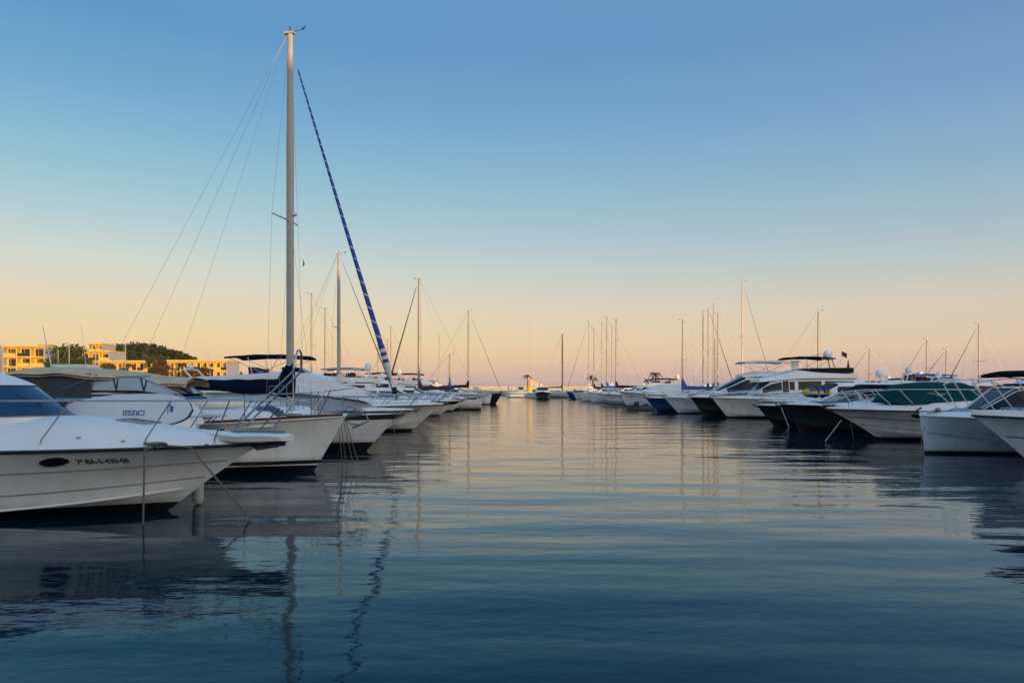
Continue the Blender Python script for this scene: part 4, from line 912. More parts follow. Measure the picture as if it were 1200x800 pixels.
sail('sailboat moored bow to the pontoon, tall mast with thick dark forestay sloping left', 80, at(491, 330, 80).x, -1, 10.5, 3.3, at(491, 328, 80).z, mf=.36, cover=MATS['maroon_canvas'], jib=rubk, jr=.11, spr=1, wr=.009, mr=(.10,.14))
motor('white cruiser with black sheer stripe and white foredeck, last long bow before the flybridge yacht', 86.5, -3.9, 1, 11.5, 3.6, 1.25, 1.05, 1.8, H_beige, band=.34, dh=.3, sup='express', wm=glass, railn=4)
B11 = motor('white flybridge yacht with a dark hardtop near the far end of the left row', 95, -4.0, 1, 14, 4.2, 1.6, 1.3, 2.0, H_white, dh=.5, sup='fly', roof=1.05, bim=(blackc, 1.35), railn=5)
motor('white cruiser with dark open cockpit just before the far end of the left row', 102, -3.6, 1, 11, 3.6, 1.4, 1.1, 1.6, H_white, dh=.4, sup='express', cover=navy, railn=4)
motor('broad white plumb bowed boat, second last of the left row', 108.3, -2.9, 1, 10.5, 3.8, 1.6, 1.3, .4, H_white, dh=.3, sup='hard', roof=.8, railn=3, p=3.5, plumb=1.)
sail('black hulled sailboat at the far end of the left row with two masts', 114.6, at(549, 380, 114.6).x, 1, 12.5, 3.8, at(549, 365, 114.6).z, mf=.42, Fb=1.7, Fs=1.3, hull=H_black, cover=navy, jib=rubg, jr=.05, wr=.011, mizzen=at(545, 392, 114.6).z, mr=(.10,.13), spr=2)
sail('small sailboat with a short thin mast, in front of the two masted black boat', 91, at(527, 440, 91).x, 1, 8, 2.7, at(527, 416, 91).z, cover=blue, wr=.009, spr=1)

# boats on the other side of the left pontoon and further off
for lab, px, pyt, Y, jb, cv in (('sailboat beyond the left pontoon, mast just right of the tallest mast', 365, 345, 92, None, navy), ('sailboat beyond the left pontoon with a slightly lower mast, second right of the tallest', 381, 362, 97, None, blue),
        ('sailboat far behind the left row, thin mast under the striped genoa, left of a pair', 443, 384, 132, None, navy), ('sailboat far behind the left row, thin mast under the striped genoa, right of a pair', 458, 383, 140, None, whitec),
        ('sailboat far behind with a sunlit mast beside the dark forestay', 454, 398, 125, rubg, navy)):
    p = at(px, pyt, Y); sail(lab, Y, p.x, -1, 10.5, 3.2, p.z, cover=cv, jib=jb, jr=.05, wr=.009, spr=1, mr=(.085,.11), group='sailboats beyond the left pontoon', detail=Y < 100)
for lab, px, Y, L_, dd, kw in (
        ('tall white motor yacht beyond the left pontoon with golden lit flybridge', 432, 118, 15, 1, dict(sup='fly', roof=1.5, bim=(whitec, 1.35), Fb=2.0, Fs=1.6)),
        ('white motor yacht with red canvas on its flybridge, far beyond the dark forestay', 470, 135, 13, 1, dict(sup='fly', roof=1.2, bim=(redb, 1.2), Fb=1.7, Fs=1.3)),
        ('white boat with red flybridge cushions far behind the left row', 515, 148, 13, 1, dict(sup='fly', roof=1.1, bim=(redb, 1.1), Fb=1.7, Fs=1.3)),
        ('large white motor yacht broadside before the long hotel, beside the rust brown tree', 205, 128, 15, 1, dict(sup='fly', roof=1.2, bim=(navy, 1.3), Fb=1.8, Fs=1.4)),
        ('white motor yacht with white cover painted peach for low sunlight before the cream villa', 120, 120, 17, 1, dict(sup='tarp', cover=mat('sunlit_peach_canvas', (.52,.36,.26), .85), Fb=2.6, Fs=2.2)),  # white tarp with orange sunlight put into its canvas colour
        ('white motor yacht with blue bimini left of the flybridge yacht, before the hotel end', 255, 132, 13, -1, dict(sup='fly', roof=1.2, bim=(blue, 1.2), Fb=1.7, Fs=1.3)),
        ('white hardtop cruiser before the tall apartment block', 40, 118, 13, 1, dict(sup='hard', roof=1.3, Fb=1.9, Fs=1.5)),
        ('white cruiser with grey cover before the trees, right of the apartment block', 82, 140, 12, 1, dict(sup='fly', roof=1.2, Fb=1.7, Fs=1.3))):
    motor(lab, Y, at(px, 440, Y).x+dd*L_/2, dd, L_, L_*.29, rake=1.8, dh=.4, railn=3, anchor=False, name='motor_yacht', cat='yacht', group='motor yachts on the far left pontoons', **kw)
for lab, px, pyt, Y in (('sailboat before the trees with a pale mast and slanting boom, left of two', 68, 410, 150), ('sailboat before the trees with a golden lit mast, right of two', 81, 404, 156), ('sailboat with a thin mast before the cream villa', 112, 408, 160), ('sailboat with a pale mast before the pine hill', 147, 403, 160)):
    p = at(px, pyt, Y); sail(lab, Y, p.x, 1, 9.5, 3.0, p.z, cover=whitec, wr=.009, spr=1, detail=False, mr=(.085,.11), group='sailboats before the left shore')

# ================================================================== right row, nearest first
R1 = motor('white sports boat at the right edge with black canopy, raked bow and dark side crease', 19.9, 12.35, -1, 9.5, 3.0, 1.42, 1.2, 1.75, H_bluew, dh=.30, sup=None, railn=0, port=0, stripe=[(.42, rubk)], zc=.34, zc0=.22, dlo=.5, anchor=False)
r, dk, X = R1['root'], R1['dk'], R1['X']
for k in range(3):
    x = X(.11+.018*k); w_ = R1['hl'].ys(1-.11-.018*k)*.9
    MB().tube([(x, -w_, dk.z(x, w_)), (x+.02, -w_*.6, dk.z(x, w_*.6)+.05), (x+.02, w_*.6, dk.z(x, w_*.6)+.05), (x, w_, dk.z(x, w_))], .013, 6).build('grab_rail', steel, r)
MB().tube([(X(.22), .5, dk.z(X(.22), .5)), (X(.22), .5, dk.z(X(.22), .5)+.26)], .03, 8).build('bollard', rubk, r)
Loft([(X(.90), 1.45, 2.1, 1.15, .9, .1), (X(.45), 1.6, 2.15, 1.1, .85, .1), (X(.33), 1.55, 1.68, .85, .6, .05)]).mesh(MB()).build('windscreen', glass, r)
bimini(r, X(.95), X(.10)-.0, 1.1, 2.62, blackc, 1.9)
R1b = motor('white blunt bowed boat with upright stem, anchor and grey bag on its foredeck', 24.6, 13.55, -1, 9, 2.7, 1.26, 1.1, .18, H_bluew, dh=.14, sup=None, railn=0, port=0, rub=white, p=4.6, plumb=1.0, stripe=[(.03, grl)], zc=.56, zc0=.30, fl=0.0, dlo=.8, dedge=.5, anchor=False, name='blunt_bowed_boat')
r, dk, X = R1b['root'], R1b['dk'], R1b['X']
Loft([(X(.22), 1.25, 1.45, .5, .35, .12), (X(.14), 1.25, 1.52, .55, .3, .22), (X(.08), 1.25, 1.36, .4, .2, .1)]).mesh(MB()).build('canvas_bag', greyc, r)
an = MB().tube([(X(.04), .2, 1.38), (X(.11), .2, 1.42)], .03, 8); an.ball((X(.055), .2, 1.42), .10, 10, 8); an.add([(X(.02), .05, 1.40), (X(.02), .35, 1.40), (X(.08), .2, 1.50)], [(0,1,2)]); an.build('anchor', galv, r)
MB().tube([(X(.03), -.7, 1.30), (X(.03), -.7, 1.40), (X(.05), -.7, 1.50)], .03, 8).build('bow_cleat', rubk, r)
Loft([(X(.98), 1.2, 2.25, 1.2, 1.0, .1), (X(.48), 1.2, 2.35, 1.15, .95, .1), (X(.40), 1.2, 1.95, 1.05, .85, .1)]).mesh(MB()).build('cockpit_cover', beige, r)
wsl = Loft([(X(.40), 1.4, 2.22, 1.06, .9, .06), (X(.31), 1.4, 2.16, .98, .78, .06), (X(.20), 1.35, 1.50, .7, .5, .04)]); wsl.mesh(MB()).build('windscreen', glass, r)
for v in (.30, .42, .58, .70): MB().tube([wsl.pt(lerp(X(.40), X(.20), i/8), v)+Vector((0,0,.012)) for i in range(9)], .022, 6).build('screen_frame', whitec, r)
MB().tube([wsl.pt(X(.31), lerp(.28, .72, i/12))+Vector((.01,0,.012)) for i in range(13)], .022, 6).build('screen_frame', whitec, r)
for sg in (-1, 1):
    tops = [(X(.14), sg*.80, 2.30), (X(.19), sg*.98, 2.42), (X(.27), sg*1.13, 2.48), (X(.35), sg*1.18, 2.42), (X(.50), sg*1.22, 1.85)]
    MB().tube(tops, .020, 8).build('side_rail', whitec, r)
    for k_, (x_, y_, z_) in enumerate(tops[1:4]): 
        xf_ = x_-.85; MB().tube([(xf_, sg*1.14, dk.z(xf_, 1.14)), (x_, y_, z_)], .018, 6).build('stanchion', whitec, r)
    MB().tube([(X(.14)-.75, sg*1.05, dk.z(X(.14)-.75, 1.05)), tops[0]], .018, 6).build('stanchion', whitec, r)

R2 = motor('white cruiser with a teal canvas cockpit cover held by white rails', 31.3, 13.3, -1, 11.5, 3.5, 1.30, 1.18, 2.3, H_white, dh=.42, sup=None, railn=0, port=0, stripe=[(.62, rubk), (.22, grl)], dlo=.25, zc=.40, plumb=.85)
r, dk, X, hl = R2['root'], R2['dk'], R2['X'], R2['hl']; ox = r.location.x; LX = lambda X_: -(X_-ox)
for sg in (-1, 1):
    m_ = MB(); tt = 1-(at(1070, 486, 30).x-13.3)/11.5; hl.patch(m_, tt-.022, tt+.022, .72, .88, sg, .014, n=24); m_.build('porthole', glass, r)
    MB().tube([hl.pt(t, .86, sg)+Vector((0, sg*.006, 0)) for t in (.80, .82, .84, .86)], .012, 6).build('name_strip', grl, r)
tc_ = Loft([(LX(19.3), 1.55, 2.22, 1.15, .9, .25), (LX(18.7), 1.50, 2.42, 1.28, 1.0, .35), (LX(17.4), 1.50, 2.45, 1.30, 1.0, .36), (LX(16.4), 1.52, 2.36, 1.22, .9, .34), (LX(15.8), 1.55, 2.10, 1.05, .7, .3), (LX(15.5), 1.6, 1.74, .8, .45, .1)])
tc_.mesh(MB(), nv=44).build('cockpit_cover', teal, r)
em = MB(); tc_.patch(em, LX(17.75), LX(17.1), .80, .735, .012, 10, 3); 
for k, (a, b, v0, v1) in enumerate(((17.80, 17.05, .775, .765), (17.6, 17.25, .80, .785), (17.45, 17.3, .815, .80), (17.2, 16.95, .76, .745))):
    e = MB(); tc_.patch(e, LX(a), LX(b), v0, v1, .014, 6, 2, slant=-.12); e.build('emblem', mat('pale_green_print', (.16,.40,.30), .7), r)
for sg in (-1, 1):
    MB().tube([(LX(19.0), sg*1.34, 2.12), (LX(17), sg*1.36, 2.13), (LX(15.6), sg*1.24, 2.13), (LX(14.6), sg*.85, 2.05), (LX(13.6), sg*.3, 1.93)], .017, 8).build('side_rail', whitec, r)
    for Xt, Xf in ((18.6, 19.2), (17.1, 17.7), (15.75, 16.4), (14.9, 15.6), (14.2, 14.75)):
        f = dk.pt((LX(Xf)+5.75)/11.5, sg*.88); MB().tube([f, (LX(Xt), sg*lerp(.45, 1.35, clamp((Xt-13.8)/2.2)), 2.10)], .017, 6).build('stanchion', whitec, r)
anchor_part(r, 5.75, 1.45)
p0 = at(994, 477, 30.9)
cable('mooring_line', 'pale rope slanting back from the teal covered cruiser bow into dark water', [at(986, 492, 31.2), at(967, 514, 29.9)-Vector((0,0,.1))], .018, mat('pale_rope', (.34,.34,.31), .9))
cable('mooring_line', 'thin rope dangling from the deck of the teal covered cruiser', [at(994, 470, 30.6), at(996, 490, 30.4), at(1000, 512, 30.6)-Vector((0,0,.1))], .010, rope)
cable('mooring_line', 'dark rope hanging at the stem of the blunt bowed boat', [at(1084, 500, 24.4), at(1079, 520, 24), at(1084, 540, 23.6)], .012, rope)

R3 = motor('black hulled motorboat with white deck and blue hatch strip', 38, 13.75, -1, 11, 3.5, 1.36, 1.2, 1.0, H_black, dh=.22, sup='express', cover=None, wm=glass, railn=4, port=0, fore=.42, zc=.3, plumb=1., deckm=deckw)
r, dk, X = R3['root'], R3['dk'], R3['X']; mb = MB(); mb.box((X(.24), 0, dk.z(X(.24), 0)+.03), (1.6, 1.3, .06)); mb.build('sun_pad', mat('blue_cushion', (.05,.13,.26), .7), r)
R4 = motor('black hulled boat with white pointed foredeck and anchor rope at its bow', 43.4, 14.35, -1, 10, 3.2, 1.2, 1.1, 1.0, H_black, dh=.30, sup='express', cover=navy, railn=3, rail_t=.75, port=0, plumb=1., fore=.40)
cable('mooring_line', 'pale rope from the white foredeck of the black boat to the water', [at(914, 473, 43.0), at(918, 484, 42.4), at(927, 504, 41.6)-Vector((0,0,.1))], .026, MATS['pale_rope'])
tb = empty('towable_tube', at(957, 460.5, 40.6)); tag(tb, 'yellow and blue inflatable towing tube lashed on deck of the black hulled motorboat', 'inflatable', None)
mb = MB(); Lt = 1.6
mb.grid([[(Lt*.5*k, .42*math.cos(a)*math.sqrt(max(.0, 1-abs(k)**3.2)), .02+.26*math.sin(a)*math.sqrt(max(.0, 1-abs(k)**3.2))) for a in [2*PI*j/18 for j in range(18)]] for k in [i/14-1 for i in range(29)]], lambda i, j: 0 if (i < 5 or i > 23 or j in (8, 9) or j == 0 or j == 17) else 1, True, True); mb.build('tube_body', [yellow, bluep], tb)
for k in (-.05, .30): MB().tube([(k, .43*math.cos(a), .02+.275*math.sin(a)) for a in [2*PI*j/16 for j in range(17)]], .03, 6).build('strap', navy, tb)
MB().grid([[(Lt*.28+.05*math.cos(a)*q, -.44, .02+.28*math.sin(a)*q+.05) for a in [2*PI*j/12 for j in range(12)]] for q in (.2, 1)], 0, True, True).build('handle_patch', rubk, tb)
motor('white cabin cruiser with pale hardtop and dark patterned side covers behind the black hulls', 49.6, 16.6, -1, 10.5, 3.4, 1.35, 1.2, 1.5, H_white, dh=.42, sup='hard', roof=1.05, wm=mat('patterned_cover', (.045,.05,.075), .8, var=.9, vscale=8), fore=.32, railn=5, port=0)
R5 = motor('white flybridge yacht with navy bimini, radar mast and folded dark ensign', 55.8, 15.1, -1, 13, 4.0, 1.5, 1.35, 1.2, H_white, dh=.50, sup=None, railn=6, rail_h=.55, port=1, portshape=False, zc=.3, plumb=1., rub=rubg)
r, dk, X = R5['root'], R5['dk'], R5['X']; ox = r.location.x; LX = lambda X_: -(X_-ox); Xp = lambda px: LX((px-600)/F*54.4)
Zp = lambda py: H-(py-HZ)/F*54.6
sa = Loft([(Xp(1010), 1.9, 3.0, 1.55, 1.45, .12), (Xp(960), 1.9, 3.02, 1.6, 1.48, .12), (Xp(915), 1.85, 2.98, 1.5, 1.36, .14), (Xp(903), 1.8, 2.75, 1.4, 1.2, .14), (Xp(888), 1.8, 2.0, 1.2, .9, .06)]); sa.mesh(MB()).build('saloon', white, r)
for a, b in ((925, 931), (935, 962), (966, 1000)):
    for sg in (0, 1):
        w = MB(); sa.patch(w, Xp(b), Xp(a), .93 if sg else .07, .74 if sg else .26, .012, 5, 4); w.build('side_window', glass, r)
for sg in (0, 1):
    w = MB(); sa.patch(w, Xp(916), Xp(895), .93 if sg else .07, .74 if sg else .26, .012, 5, 4); w.build('side_window', glass, r)
    w = MB(); sa.patch(w, Xp(924), Xp(917), .97 if sg else .03, .72 if sg else .28, .020, 4, 4); w.build('side_door', glass, r)
w = MB(); sa.patch(w, Xp(903), Xp(889), .31, .69, .012, 6, 16); w.build('windscreen', glassb, r)
fy = Loft([(Xp(1004), 2.98, 3.30, 1.6, 1.6, .06), (Xp(960), 2.98, 3.42, 1.68, 1.6, .08), (Xp(935), 2.95, 3.62, 1.6, 1.4, .14), (Xp(915), 2.85, 3.25, 1.45, 1.2, .14), (Xp(892), 2.70, 2.92, 1.3, 1.0, .08)]); fy.mesh(MB()).build('flybridge', white, r)
mb = MB(); Loft([(Xp(1000), 3.36, 3.78, 1.5, 1.45, .1), (Xp(952), 3.36, 3.74, 1.45, 1.4, .1), (Xp(943), 3.40, 3.70, 1.3, 1.2, .1)]).mesh(mb); mb.build('bridge_cover', blackc, r)
bimini(r, Xp(980), Xp(927), 1.35, Zp(418), navy, 3.5)
radar_mast(r, Xp(982), 3.6, 1.4, .34); mb = MB(); mb.box((Xp(937), .5, 3.92), (.40, .4, .55)); mb.box((Xp(937), .5, 4.24), (.6, .5, .07)); mb.tube([(Xp(937), .5, 3.4), (Xp(937), .5, 3.7)], .06, 8); mb.build('search_light', white, r)
flag(r, Xp(990), .6, 3.9, 1.1, [rubk, red]); flag(r, Xp(1002), 0, 3.1, 1.3, [mat('dark_red_flag', (.05,.012,.012), .9)], True); antenna(r, Xp(985), -.6, 4.4, 2.4, .02)
R6 = motor('black hulled motor yacht with white bimini and black curved window band', 61.3, 14.75, -1, 14.5, 4.1, 1.55, 1.3, 1.1, H_black, dh=.45, sup=None, railn=5, port=0, plumb=1., rub=white, name='motor_yacht', cat='yacht')
r, dk, X = R6['root'], R6['dk'], R6['X']; ox = r.location.x; Xp = lambda px: -((px-600)/F*60-ox); Zp = lambda py: H-(py-HZ)/F*60
sa = Loft([(Xp(985), 1.9, 3.2, 1.6, 1.45, .2), (Xp(905), 1.9, 3.25, 1.6, 1.4, .25), (Xp(875), 1.9, 3.3, 1.5, 1.25, .3), (Xp(858), 1.85, 2.7, 1.35, 1.0, .3), (Xp(838), 1.8, 1.95, 1., .7, .06)]); sa.mesh(MB()).build('saloon', white, r)
for sg in (0, 1):
    w = MB(); sa.patch(w, Xp(897), Xp(853), .95 if sg else .05, .72 if sg else .28, .012, 14, 5); w.build('side_window', glass, r)
w = MB(); sa.patch(w, Xp(874), Xp(842), .31, .69, .012, 8, 16); w.build('windscreen', glass, r)
Loft([(Xp(960), 3.2, 3.55, 1.5, 1.45, .08), (Xp(890), 3.2, 3.65, 1.45, 1.3, .1), (Xp(872), 3.15, 3.4, 1.2, .9, .1)]).mesh(MB()).build('flybridge', white, r)
bimini(r, Xp(927), Xp(873), 1.4, Zp(423), whitec, 3.5)
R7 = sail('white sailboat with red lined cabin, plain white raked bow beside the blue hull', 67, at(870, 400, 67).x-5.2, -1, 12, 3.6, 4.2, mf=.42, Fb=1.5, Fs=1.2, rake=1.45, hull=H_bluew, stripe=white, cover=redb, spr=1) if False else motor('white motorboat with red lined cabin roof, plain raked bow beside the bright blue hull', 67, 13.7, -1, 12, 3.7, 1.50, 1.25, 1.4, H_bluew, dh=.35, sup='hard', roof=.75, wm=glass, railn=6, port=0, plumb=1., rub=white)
r, X = R7['root'], R7['X']; MB().tube([(X(.45), -1.32, R7['roof']-.12), (X(.85), -1.42, R7['roof']-.10)], .09, 6).build('roof_stripe', red, r); MB().tube([(X(.45), 1.32, R7['roof']-.12), (X(.85), 1.42, R7['roof']-.10)], .09, 6).build('roof_stripe', red, r)
motor('bright blue hulled boat with white deck in the middle of the right row', 73.3, 13.2, -1, 11, 3.6, 1.35, 1.15, 1.2, H_blue, dh=.35, sup='express', wm=clear, railn=4, port=0, plumb=1.)
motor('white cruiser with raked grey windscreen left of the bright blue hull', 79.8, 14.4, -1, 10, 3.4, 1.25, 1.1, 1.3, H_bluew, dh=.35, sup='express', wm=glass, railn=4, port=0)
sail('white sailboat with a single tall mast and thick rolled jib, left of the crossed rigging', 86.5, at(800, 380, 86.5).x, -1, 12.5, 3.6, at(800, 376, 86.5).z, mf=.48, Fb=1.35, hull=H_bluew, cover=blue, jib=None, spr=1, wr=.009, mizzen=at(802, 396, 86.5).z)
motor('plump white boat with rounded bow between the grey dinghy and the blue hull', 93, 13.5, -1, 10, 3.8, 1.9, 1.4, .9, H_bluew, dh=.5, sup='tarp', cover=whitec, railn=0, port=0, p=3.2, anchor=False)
di = empty('inflatable_dinghy', at(722, 471, 99)*Vector((1,1,0))+Vector((0,0,0)), PI); tag(di, 'grey inflatable dinghy floating before the white boats of the far right row', 'dinghy')
mb = MB()
for sg in (-1, 1): mb.tube([(-1.7, sg*.62, .38), (.6, sg*.62, .40), (1.3, sg*.45, .48), (1.6, 0, .52)], .30, 10)
mb.build('tube', rubg, di); mb = MB(); mb.box((-.2, 0, .2), (2.6, .9, .2)); mb.build('floor', rubk, di); mb = MB(); mb.box((-1.75, 0, .75), (.35, .32, .55)); mb.box((-1.8, 0, .2), (.12, .12, .8)); mb.build('outboard_motor', rubk, di)
dj = empty('rigid_tender', at(748, 478, 79)*Vector((1,1,0)), PI); tag(dj, 'small white tender with outboard gear floating against the bright blue hull', 'dinghy')
mb = MB(); Hull(3.4, 1.5, .55, .45, .5).mesh(mb); mb.build('hull', rubg, dj); mb = MB(); mb.box((.2, 0, .55), (.5, .5, .6)); mb.box((-.8, 0, .5), (.4, 1.1, .25)); mb.build('console', cush, dj); mb = MB(); mb.box((-1.7, 0, .8), (.4, .4, .6)); mb.tube([(-1.7, 0, .6), (-1.75, 0, -.1)], .08, 6); mb.build('outboard_motor', rubk, dj)
for lab, Y, Xb, kw in (
        ('white flybridge boat with dark hull stripe after the plump white boat on the right', 104.5, 13.6, dict(sup='fly', roof=.95, bim=(navy, 1.1))),
        ('white hardtop cruiser with dark windows below the two palms', 111, 13.2, dict(sup='hard', roof=1.0)),
        ('white cruiser with a black canopy under the mast cluster on the right', 117.5, 14.0, dict(sup='express', cover=blackc)),
        ('white cruiser with dark grey hull bottom under the rightmost mast of the cluster', 131, 14.4, dict(sup='hard', roof=.9, hull=H_grey)),
        ('white low cruiser between the mast cluster and the navy hulled sailboat', 144.5, 14.0, dict(sup='express', cover=greyc)),
        ('small white cruiser near the far end of the right row', 158, 13.8, dict(sup='hard', roof=.9))):
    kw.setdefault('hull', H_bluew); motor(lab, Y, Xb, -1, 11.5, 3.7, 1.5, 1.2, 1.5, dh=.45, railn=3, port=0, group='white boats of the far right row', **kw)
for lab, px, pyt, Y, L_, kw in (
        ('sailboat with the rightmost mast of the far right mast cluster', 722, 375, 124.5, 12, dict(jib=whitec, jr=.06, cover=navy)),
        ('sailboat with the tallest grey mast in the middle of the far right cluster', 711, 372, 138, 13, dict(cover=blue, masm=spar)),
        ('sailboat with a golden mast between the two tallest of the cluster', 717, 380, 151, 12, dict(cover=whitec, masm=sparw)),
        ('sailboat with a slender golden mast, third from the left of the cluster', 705, 378, 164, 12, dict(cover=navy, masm=sparw, jib=whitec, jr=.06)),
        ('sailboat with the short mast, second from the left of the cluster', 696, 385, 171, 12, dict(cover=navy)),
        ('navy hulled sailboat with the leftmost mast of the cluster, end of the right row', 690, 377, 178, 13, dict(hull=H_navy, cover=whitec, masm=sparw, jib=rubg, jr=.06))):
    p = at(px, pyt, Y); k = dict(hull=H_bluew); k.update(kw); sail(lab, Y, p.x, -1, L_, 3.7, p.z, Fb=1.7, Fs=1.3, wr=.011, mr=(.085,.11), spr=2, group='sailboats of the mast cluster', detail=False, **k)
motor('bright blue hulled boat closing the far end of the right row', 190, at(672, 460, 190).x, -1, 12, 3.8, 2.1, 1.6, 1.2, H_blue, dh=.4, sup='hard', roof=.9, railn=0, port=0)

# beyond the right pontoon: bows to the right, only rigging shows over the row
for lab, px, pyt, Y, Hs, kw in (
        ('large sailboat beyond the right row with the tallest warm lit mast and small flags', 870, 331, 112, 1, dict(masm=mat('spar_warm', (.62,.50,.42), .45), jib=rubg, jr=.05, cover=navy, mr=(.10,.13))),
        ('sailboat beyond the right row, leftmost mast of the group of four', 824, 365, 124, 1, dict(cover=whitec, masm=sparw)),
        ('sailboat beyond the right row with a dark mast, second of the group of four', 830, 362, 127, 1, dict(cover=navy, jib=rubk, jr=.08)),
        ('sailboat beyond the right row with the highest mast of the group of four', 836, 357, 131, 1, dict(cover=blue, masm=sparw)),
        ('sailboat beyond the right row, rightmost mast of the group of four', 841, 368, 121, -1, dict(cover=navy, jib=whitec, jr=.06)),
        ('sailboat behind the navy bimini with a thin dark mast', 959, 365, 86, 1, dict(cover=navy)),
        ('sailboat behind the pale hardtop cruiser with short lit mast', 1019, 408, 104, -1, dict(cover=redb, jib=rubg, jr=.06)),
        ('sailboat behind the teal cover, mast next to the palm', 1086, 397, 106, -1, dict(cover=navy, jib=rubg, jr=.06)),
        ('sailboat behind the teal cover with the shortest mast and thick forestay', 1109, 410, 100, -1, dict(cover=blue, jib=rubk, jr=.07)),
        ('sailboat behind the black canopy with a sunlit mast top near the right edge', 1147, 380, 96, -1, dict(cover=navy, jib=rubk, jr=.07, masm=sparw))):
    p = at(px, pyt, Y); k = dict(hull=H_bluew, wr=.009, mr=(.085,.11), spr=1); k.update(kw); sail(lab, Y, p.x, Hs, 12, 3.6, p.z, group='sailboats beyond the right pontoon', detail=False, mf=.42, **k)
for lab, px, Y, dd, kw in (
        ('white motor yacht behind the teal cover, grey canopy showing over it', 1105, 78, -1, dict(sup='express', cover=greyc)),
        ('white motor yacht with radar dome behind the pale hardtop cruiser', 1035, 92, -1, dict(sup='fly', roof=1.1)),
        ('white motorboat with navy canopy behind the black canopy at the right edge', 1160, 70, -1, dict(sup='express', cover=navy)),
        ('white motorboat far right behind the sports boat', 1195, 88, -1, dict(sup='fly', roof=1.1, bim=(whitec, 1.2))),
        ('white motor yacht between the palm and the teal cover', 1075, 120, -1, dict(sup='fly', roof=1.2, bim=(navy, 1.2))),
        ('white cruiser right of the navy bimini, far behind', 1010, 128, -1, dict(sup='fly', roof=1.2))):
    motor(lab, Y, at(px, 440, Y).x-5.5, dd, 12, 3.8, 1.5, 1.25, 1.6, H_bluew, dh=.45, railn=3, port=0, anchor=False, name='motor_yacht', cat='yacht', group='motor yachts beyond the right pontoon', **kw)
for lab, px, Y in (('white cruiser with teal canvas right behind the teal covered one', 1085, 37, ), ('white cruiser with grey canvas behind the teal covered one', 1150, 43.5)):
    motor(lab, Y, at(px, 470, Y).x-2, -1, 10, 3.4, 1.3, 1.1, 1.5, H_bluew, dh=.4, sup='express', cover=(teal if Y < 40 else greyc), railn=3, port=0) if Y > 40 else None

# ================================================================== boats in the middle of the basin
def gulet():
    p = at(659, 460, 205); sail('dark masted wooden sailing boat with yellow lit bow in the middle of the basin', 205, p.x, 1, 13, 4, at(659, 392, 205).z, mf=.42, Fb=1.9, Fs=1.5, hull=H_bluew, cover=mat('dark_brown_canvas', (.04,.02,.015), .9), masm=mat('dark_spar', (.09,.05,.035), .6), jib=None, wr=.013, mr=(.18,.2), spr=1, yaw=-.5, stripe=wood)
gulet()
motor('dark hulled boat heading bow on towards the viewer in mid basin', 168, at(637, 460, 168).x, 1, 11, 3.9, 1.75, 1.4, 1.3, H_black, dh=.4, sup='hard', roof=.95, railn=3, port=0, yaw=-PI/2, rub=white, name='motorboat')
motor('small white boat just right of the dark bow on boat in mid basin', 190, at(646, 460, 190).x, 1, 9, 3.2, 1.4, 1.1, 1.2, H_white, dh=.4, sup='hard', roof=.9, railn=0, port=0, yaw=-1.1, name='motorboat')
wb_ = motor('white workboat with a bright yellow tank on its deck by the breakwater', 214, at(614, 460, 214).x+6, 1, 11, 4.4, 1.5, 1.4, .5, H_white, dh=.2, sup=None, railn=0, port=0, p=3.5, plumb=1., name='workboat', cat='workboat', anchor=False)
r = wb_['root']; mb = MB(); mb.box((-1.4, .3, 1.0+1.3), (1.8, 2.2, 1.7)); mb.box((-1.4, .3, 3.2), (2.1, 2.5, .12)); mb.build('wheelhouse', greyc, r); mb = MB(); mb.box((-1.4, -.82, 2.6), (1.4, .04, .6)); mb.build('side_window', glass, r)
mb = MB(); mb.grid([[(1.2+.95*q*math.cos(a), -1.0+.95*q*math.sin(a), z) for a in [2*PI*j/18 for j in range(18)]] for q, z in ((0, 1.5), (1, 1.5), (1, 3.0), (.85, 3.2), (0, 3.3))], 0, True, True); mb.build('tank', mat('yellow_paint', (.75,.48,.02), .5), r)
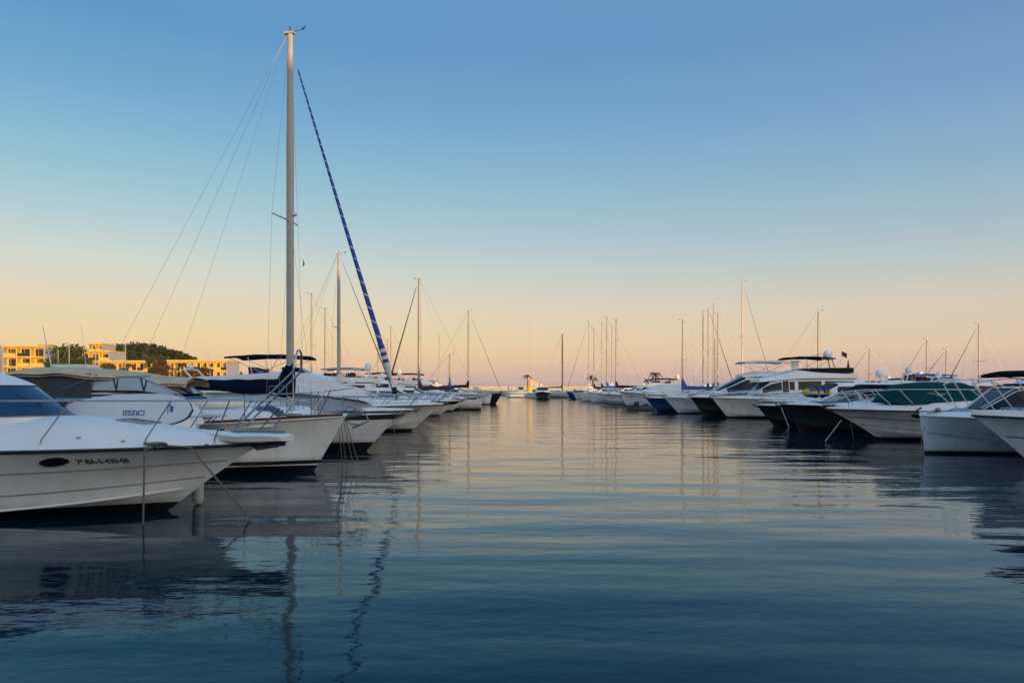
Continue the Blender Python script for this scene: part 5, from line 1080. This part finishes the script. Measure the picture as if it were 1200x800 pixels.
p = at(621, 380, 214); MB().tube([(p.x-r.location.x, 1.2, 1.4), (p.x-r.location.x, 1.2, at(621, 378, 214).z)], .10, 6, r2=.05).build('pole_mast', mat('pink_spar', (.5,.38,.33), .6), r)
mb = MB(); mb.add([(p.x-r.location.x, 1.2, 5.6), (p.x-r.location.x+3.2, 1.2, 3.6), (p.x-r.location.x, 1.2, 3.2)], [(0,1,2)]); mb.build('steadying_sail', beige, r)

cable('mooring_line', 'thin dark rope from the black striped bow of the tall sailboat to the water', [at(459, 484, 25.6), at(463, 512, 25.2), at(467, 530, 25)-Vector((0,0,.1))], .010, rope)
cable('mooring_line', 'thin rope dropping from the white bow under the grey tarpaulin cover', [at(489, 482, 32.3), at(492, 500, 32), at(497, 518, 31.6)-Vector((0,0,.1))], .012, rope)
cable('mooring_line', 'thin rope dropping from the longest black striped bow of the left row', [at(540, 475, 60), at(541, 484, 59.6), at(543, 489, 59)-Vector((0,0,.1))], .016, rope)

for lab, px, Y, dd, kw in (
        ('white flybridge yacht beyond the left pontoon, its grey bimini left of the pale mast', 372, 64, -1, dict(sup='fly', roof=1.1, bim=(greyc, 1.2))),
        ('white hardtop yacht beyond the left pontoon, showing between the two pale masts', 408, 76, -1, dict(sup='hard', roof=1.35)),
        ('white flybridge yacht beyond the left pontoon, navy bimini behind the striped genoa', 425, 88, -1, dict(sup='fly', roof=1.2, bim=(navy, 1.25))),
        ('white flybridge yacht beyond the right pontoon with a blue bimini, right of the palm', 1120, 66, 1, dict(sup='fly', roof=.8, bim=(blue, 1.0))),
        ('white hardtop yacht beyond the right pontoon, under the black canopy tip', 1150, 57, 1, dict(sup='hard', roof=1.0)),
        ('white flybridge yacht far beyond the right pontoon with a beige bimini', 905, 150, 1, dict(sup='fly', roof=1.3, bim=(beige, 1.3))),
        ('white hardtop yacht far beyond the right row between the crossed rigging', 850, 160, 1, dict(sup='hard', roof=1.6))):
    motor(lab, Y, at(px, 440, Y).x+dd*5.5, dd, 11.5, 3.7, 1.5, 1.25, 1.6, H_bluew, dh=.45, railn=3, port=0, anchor=False, name='motor_yacht', cat='yacht', **kw)
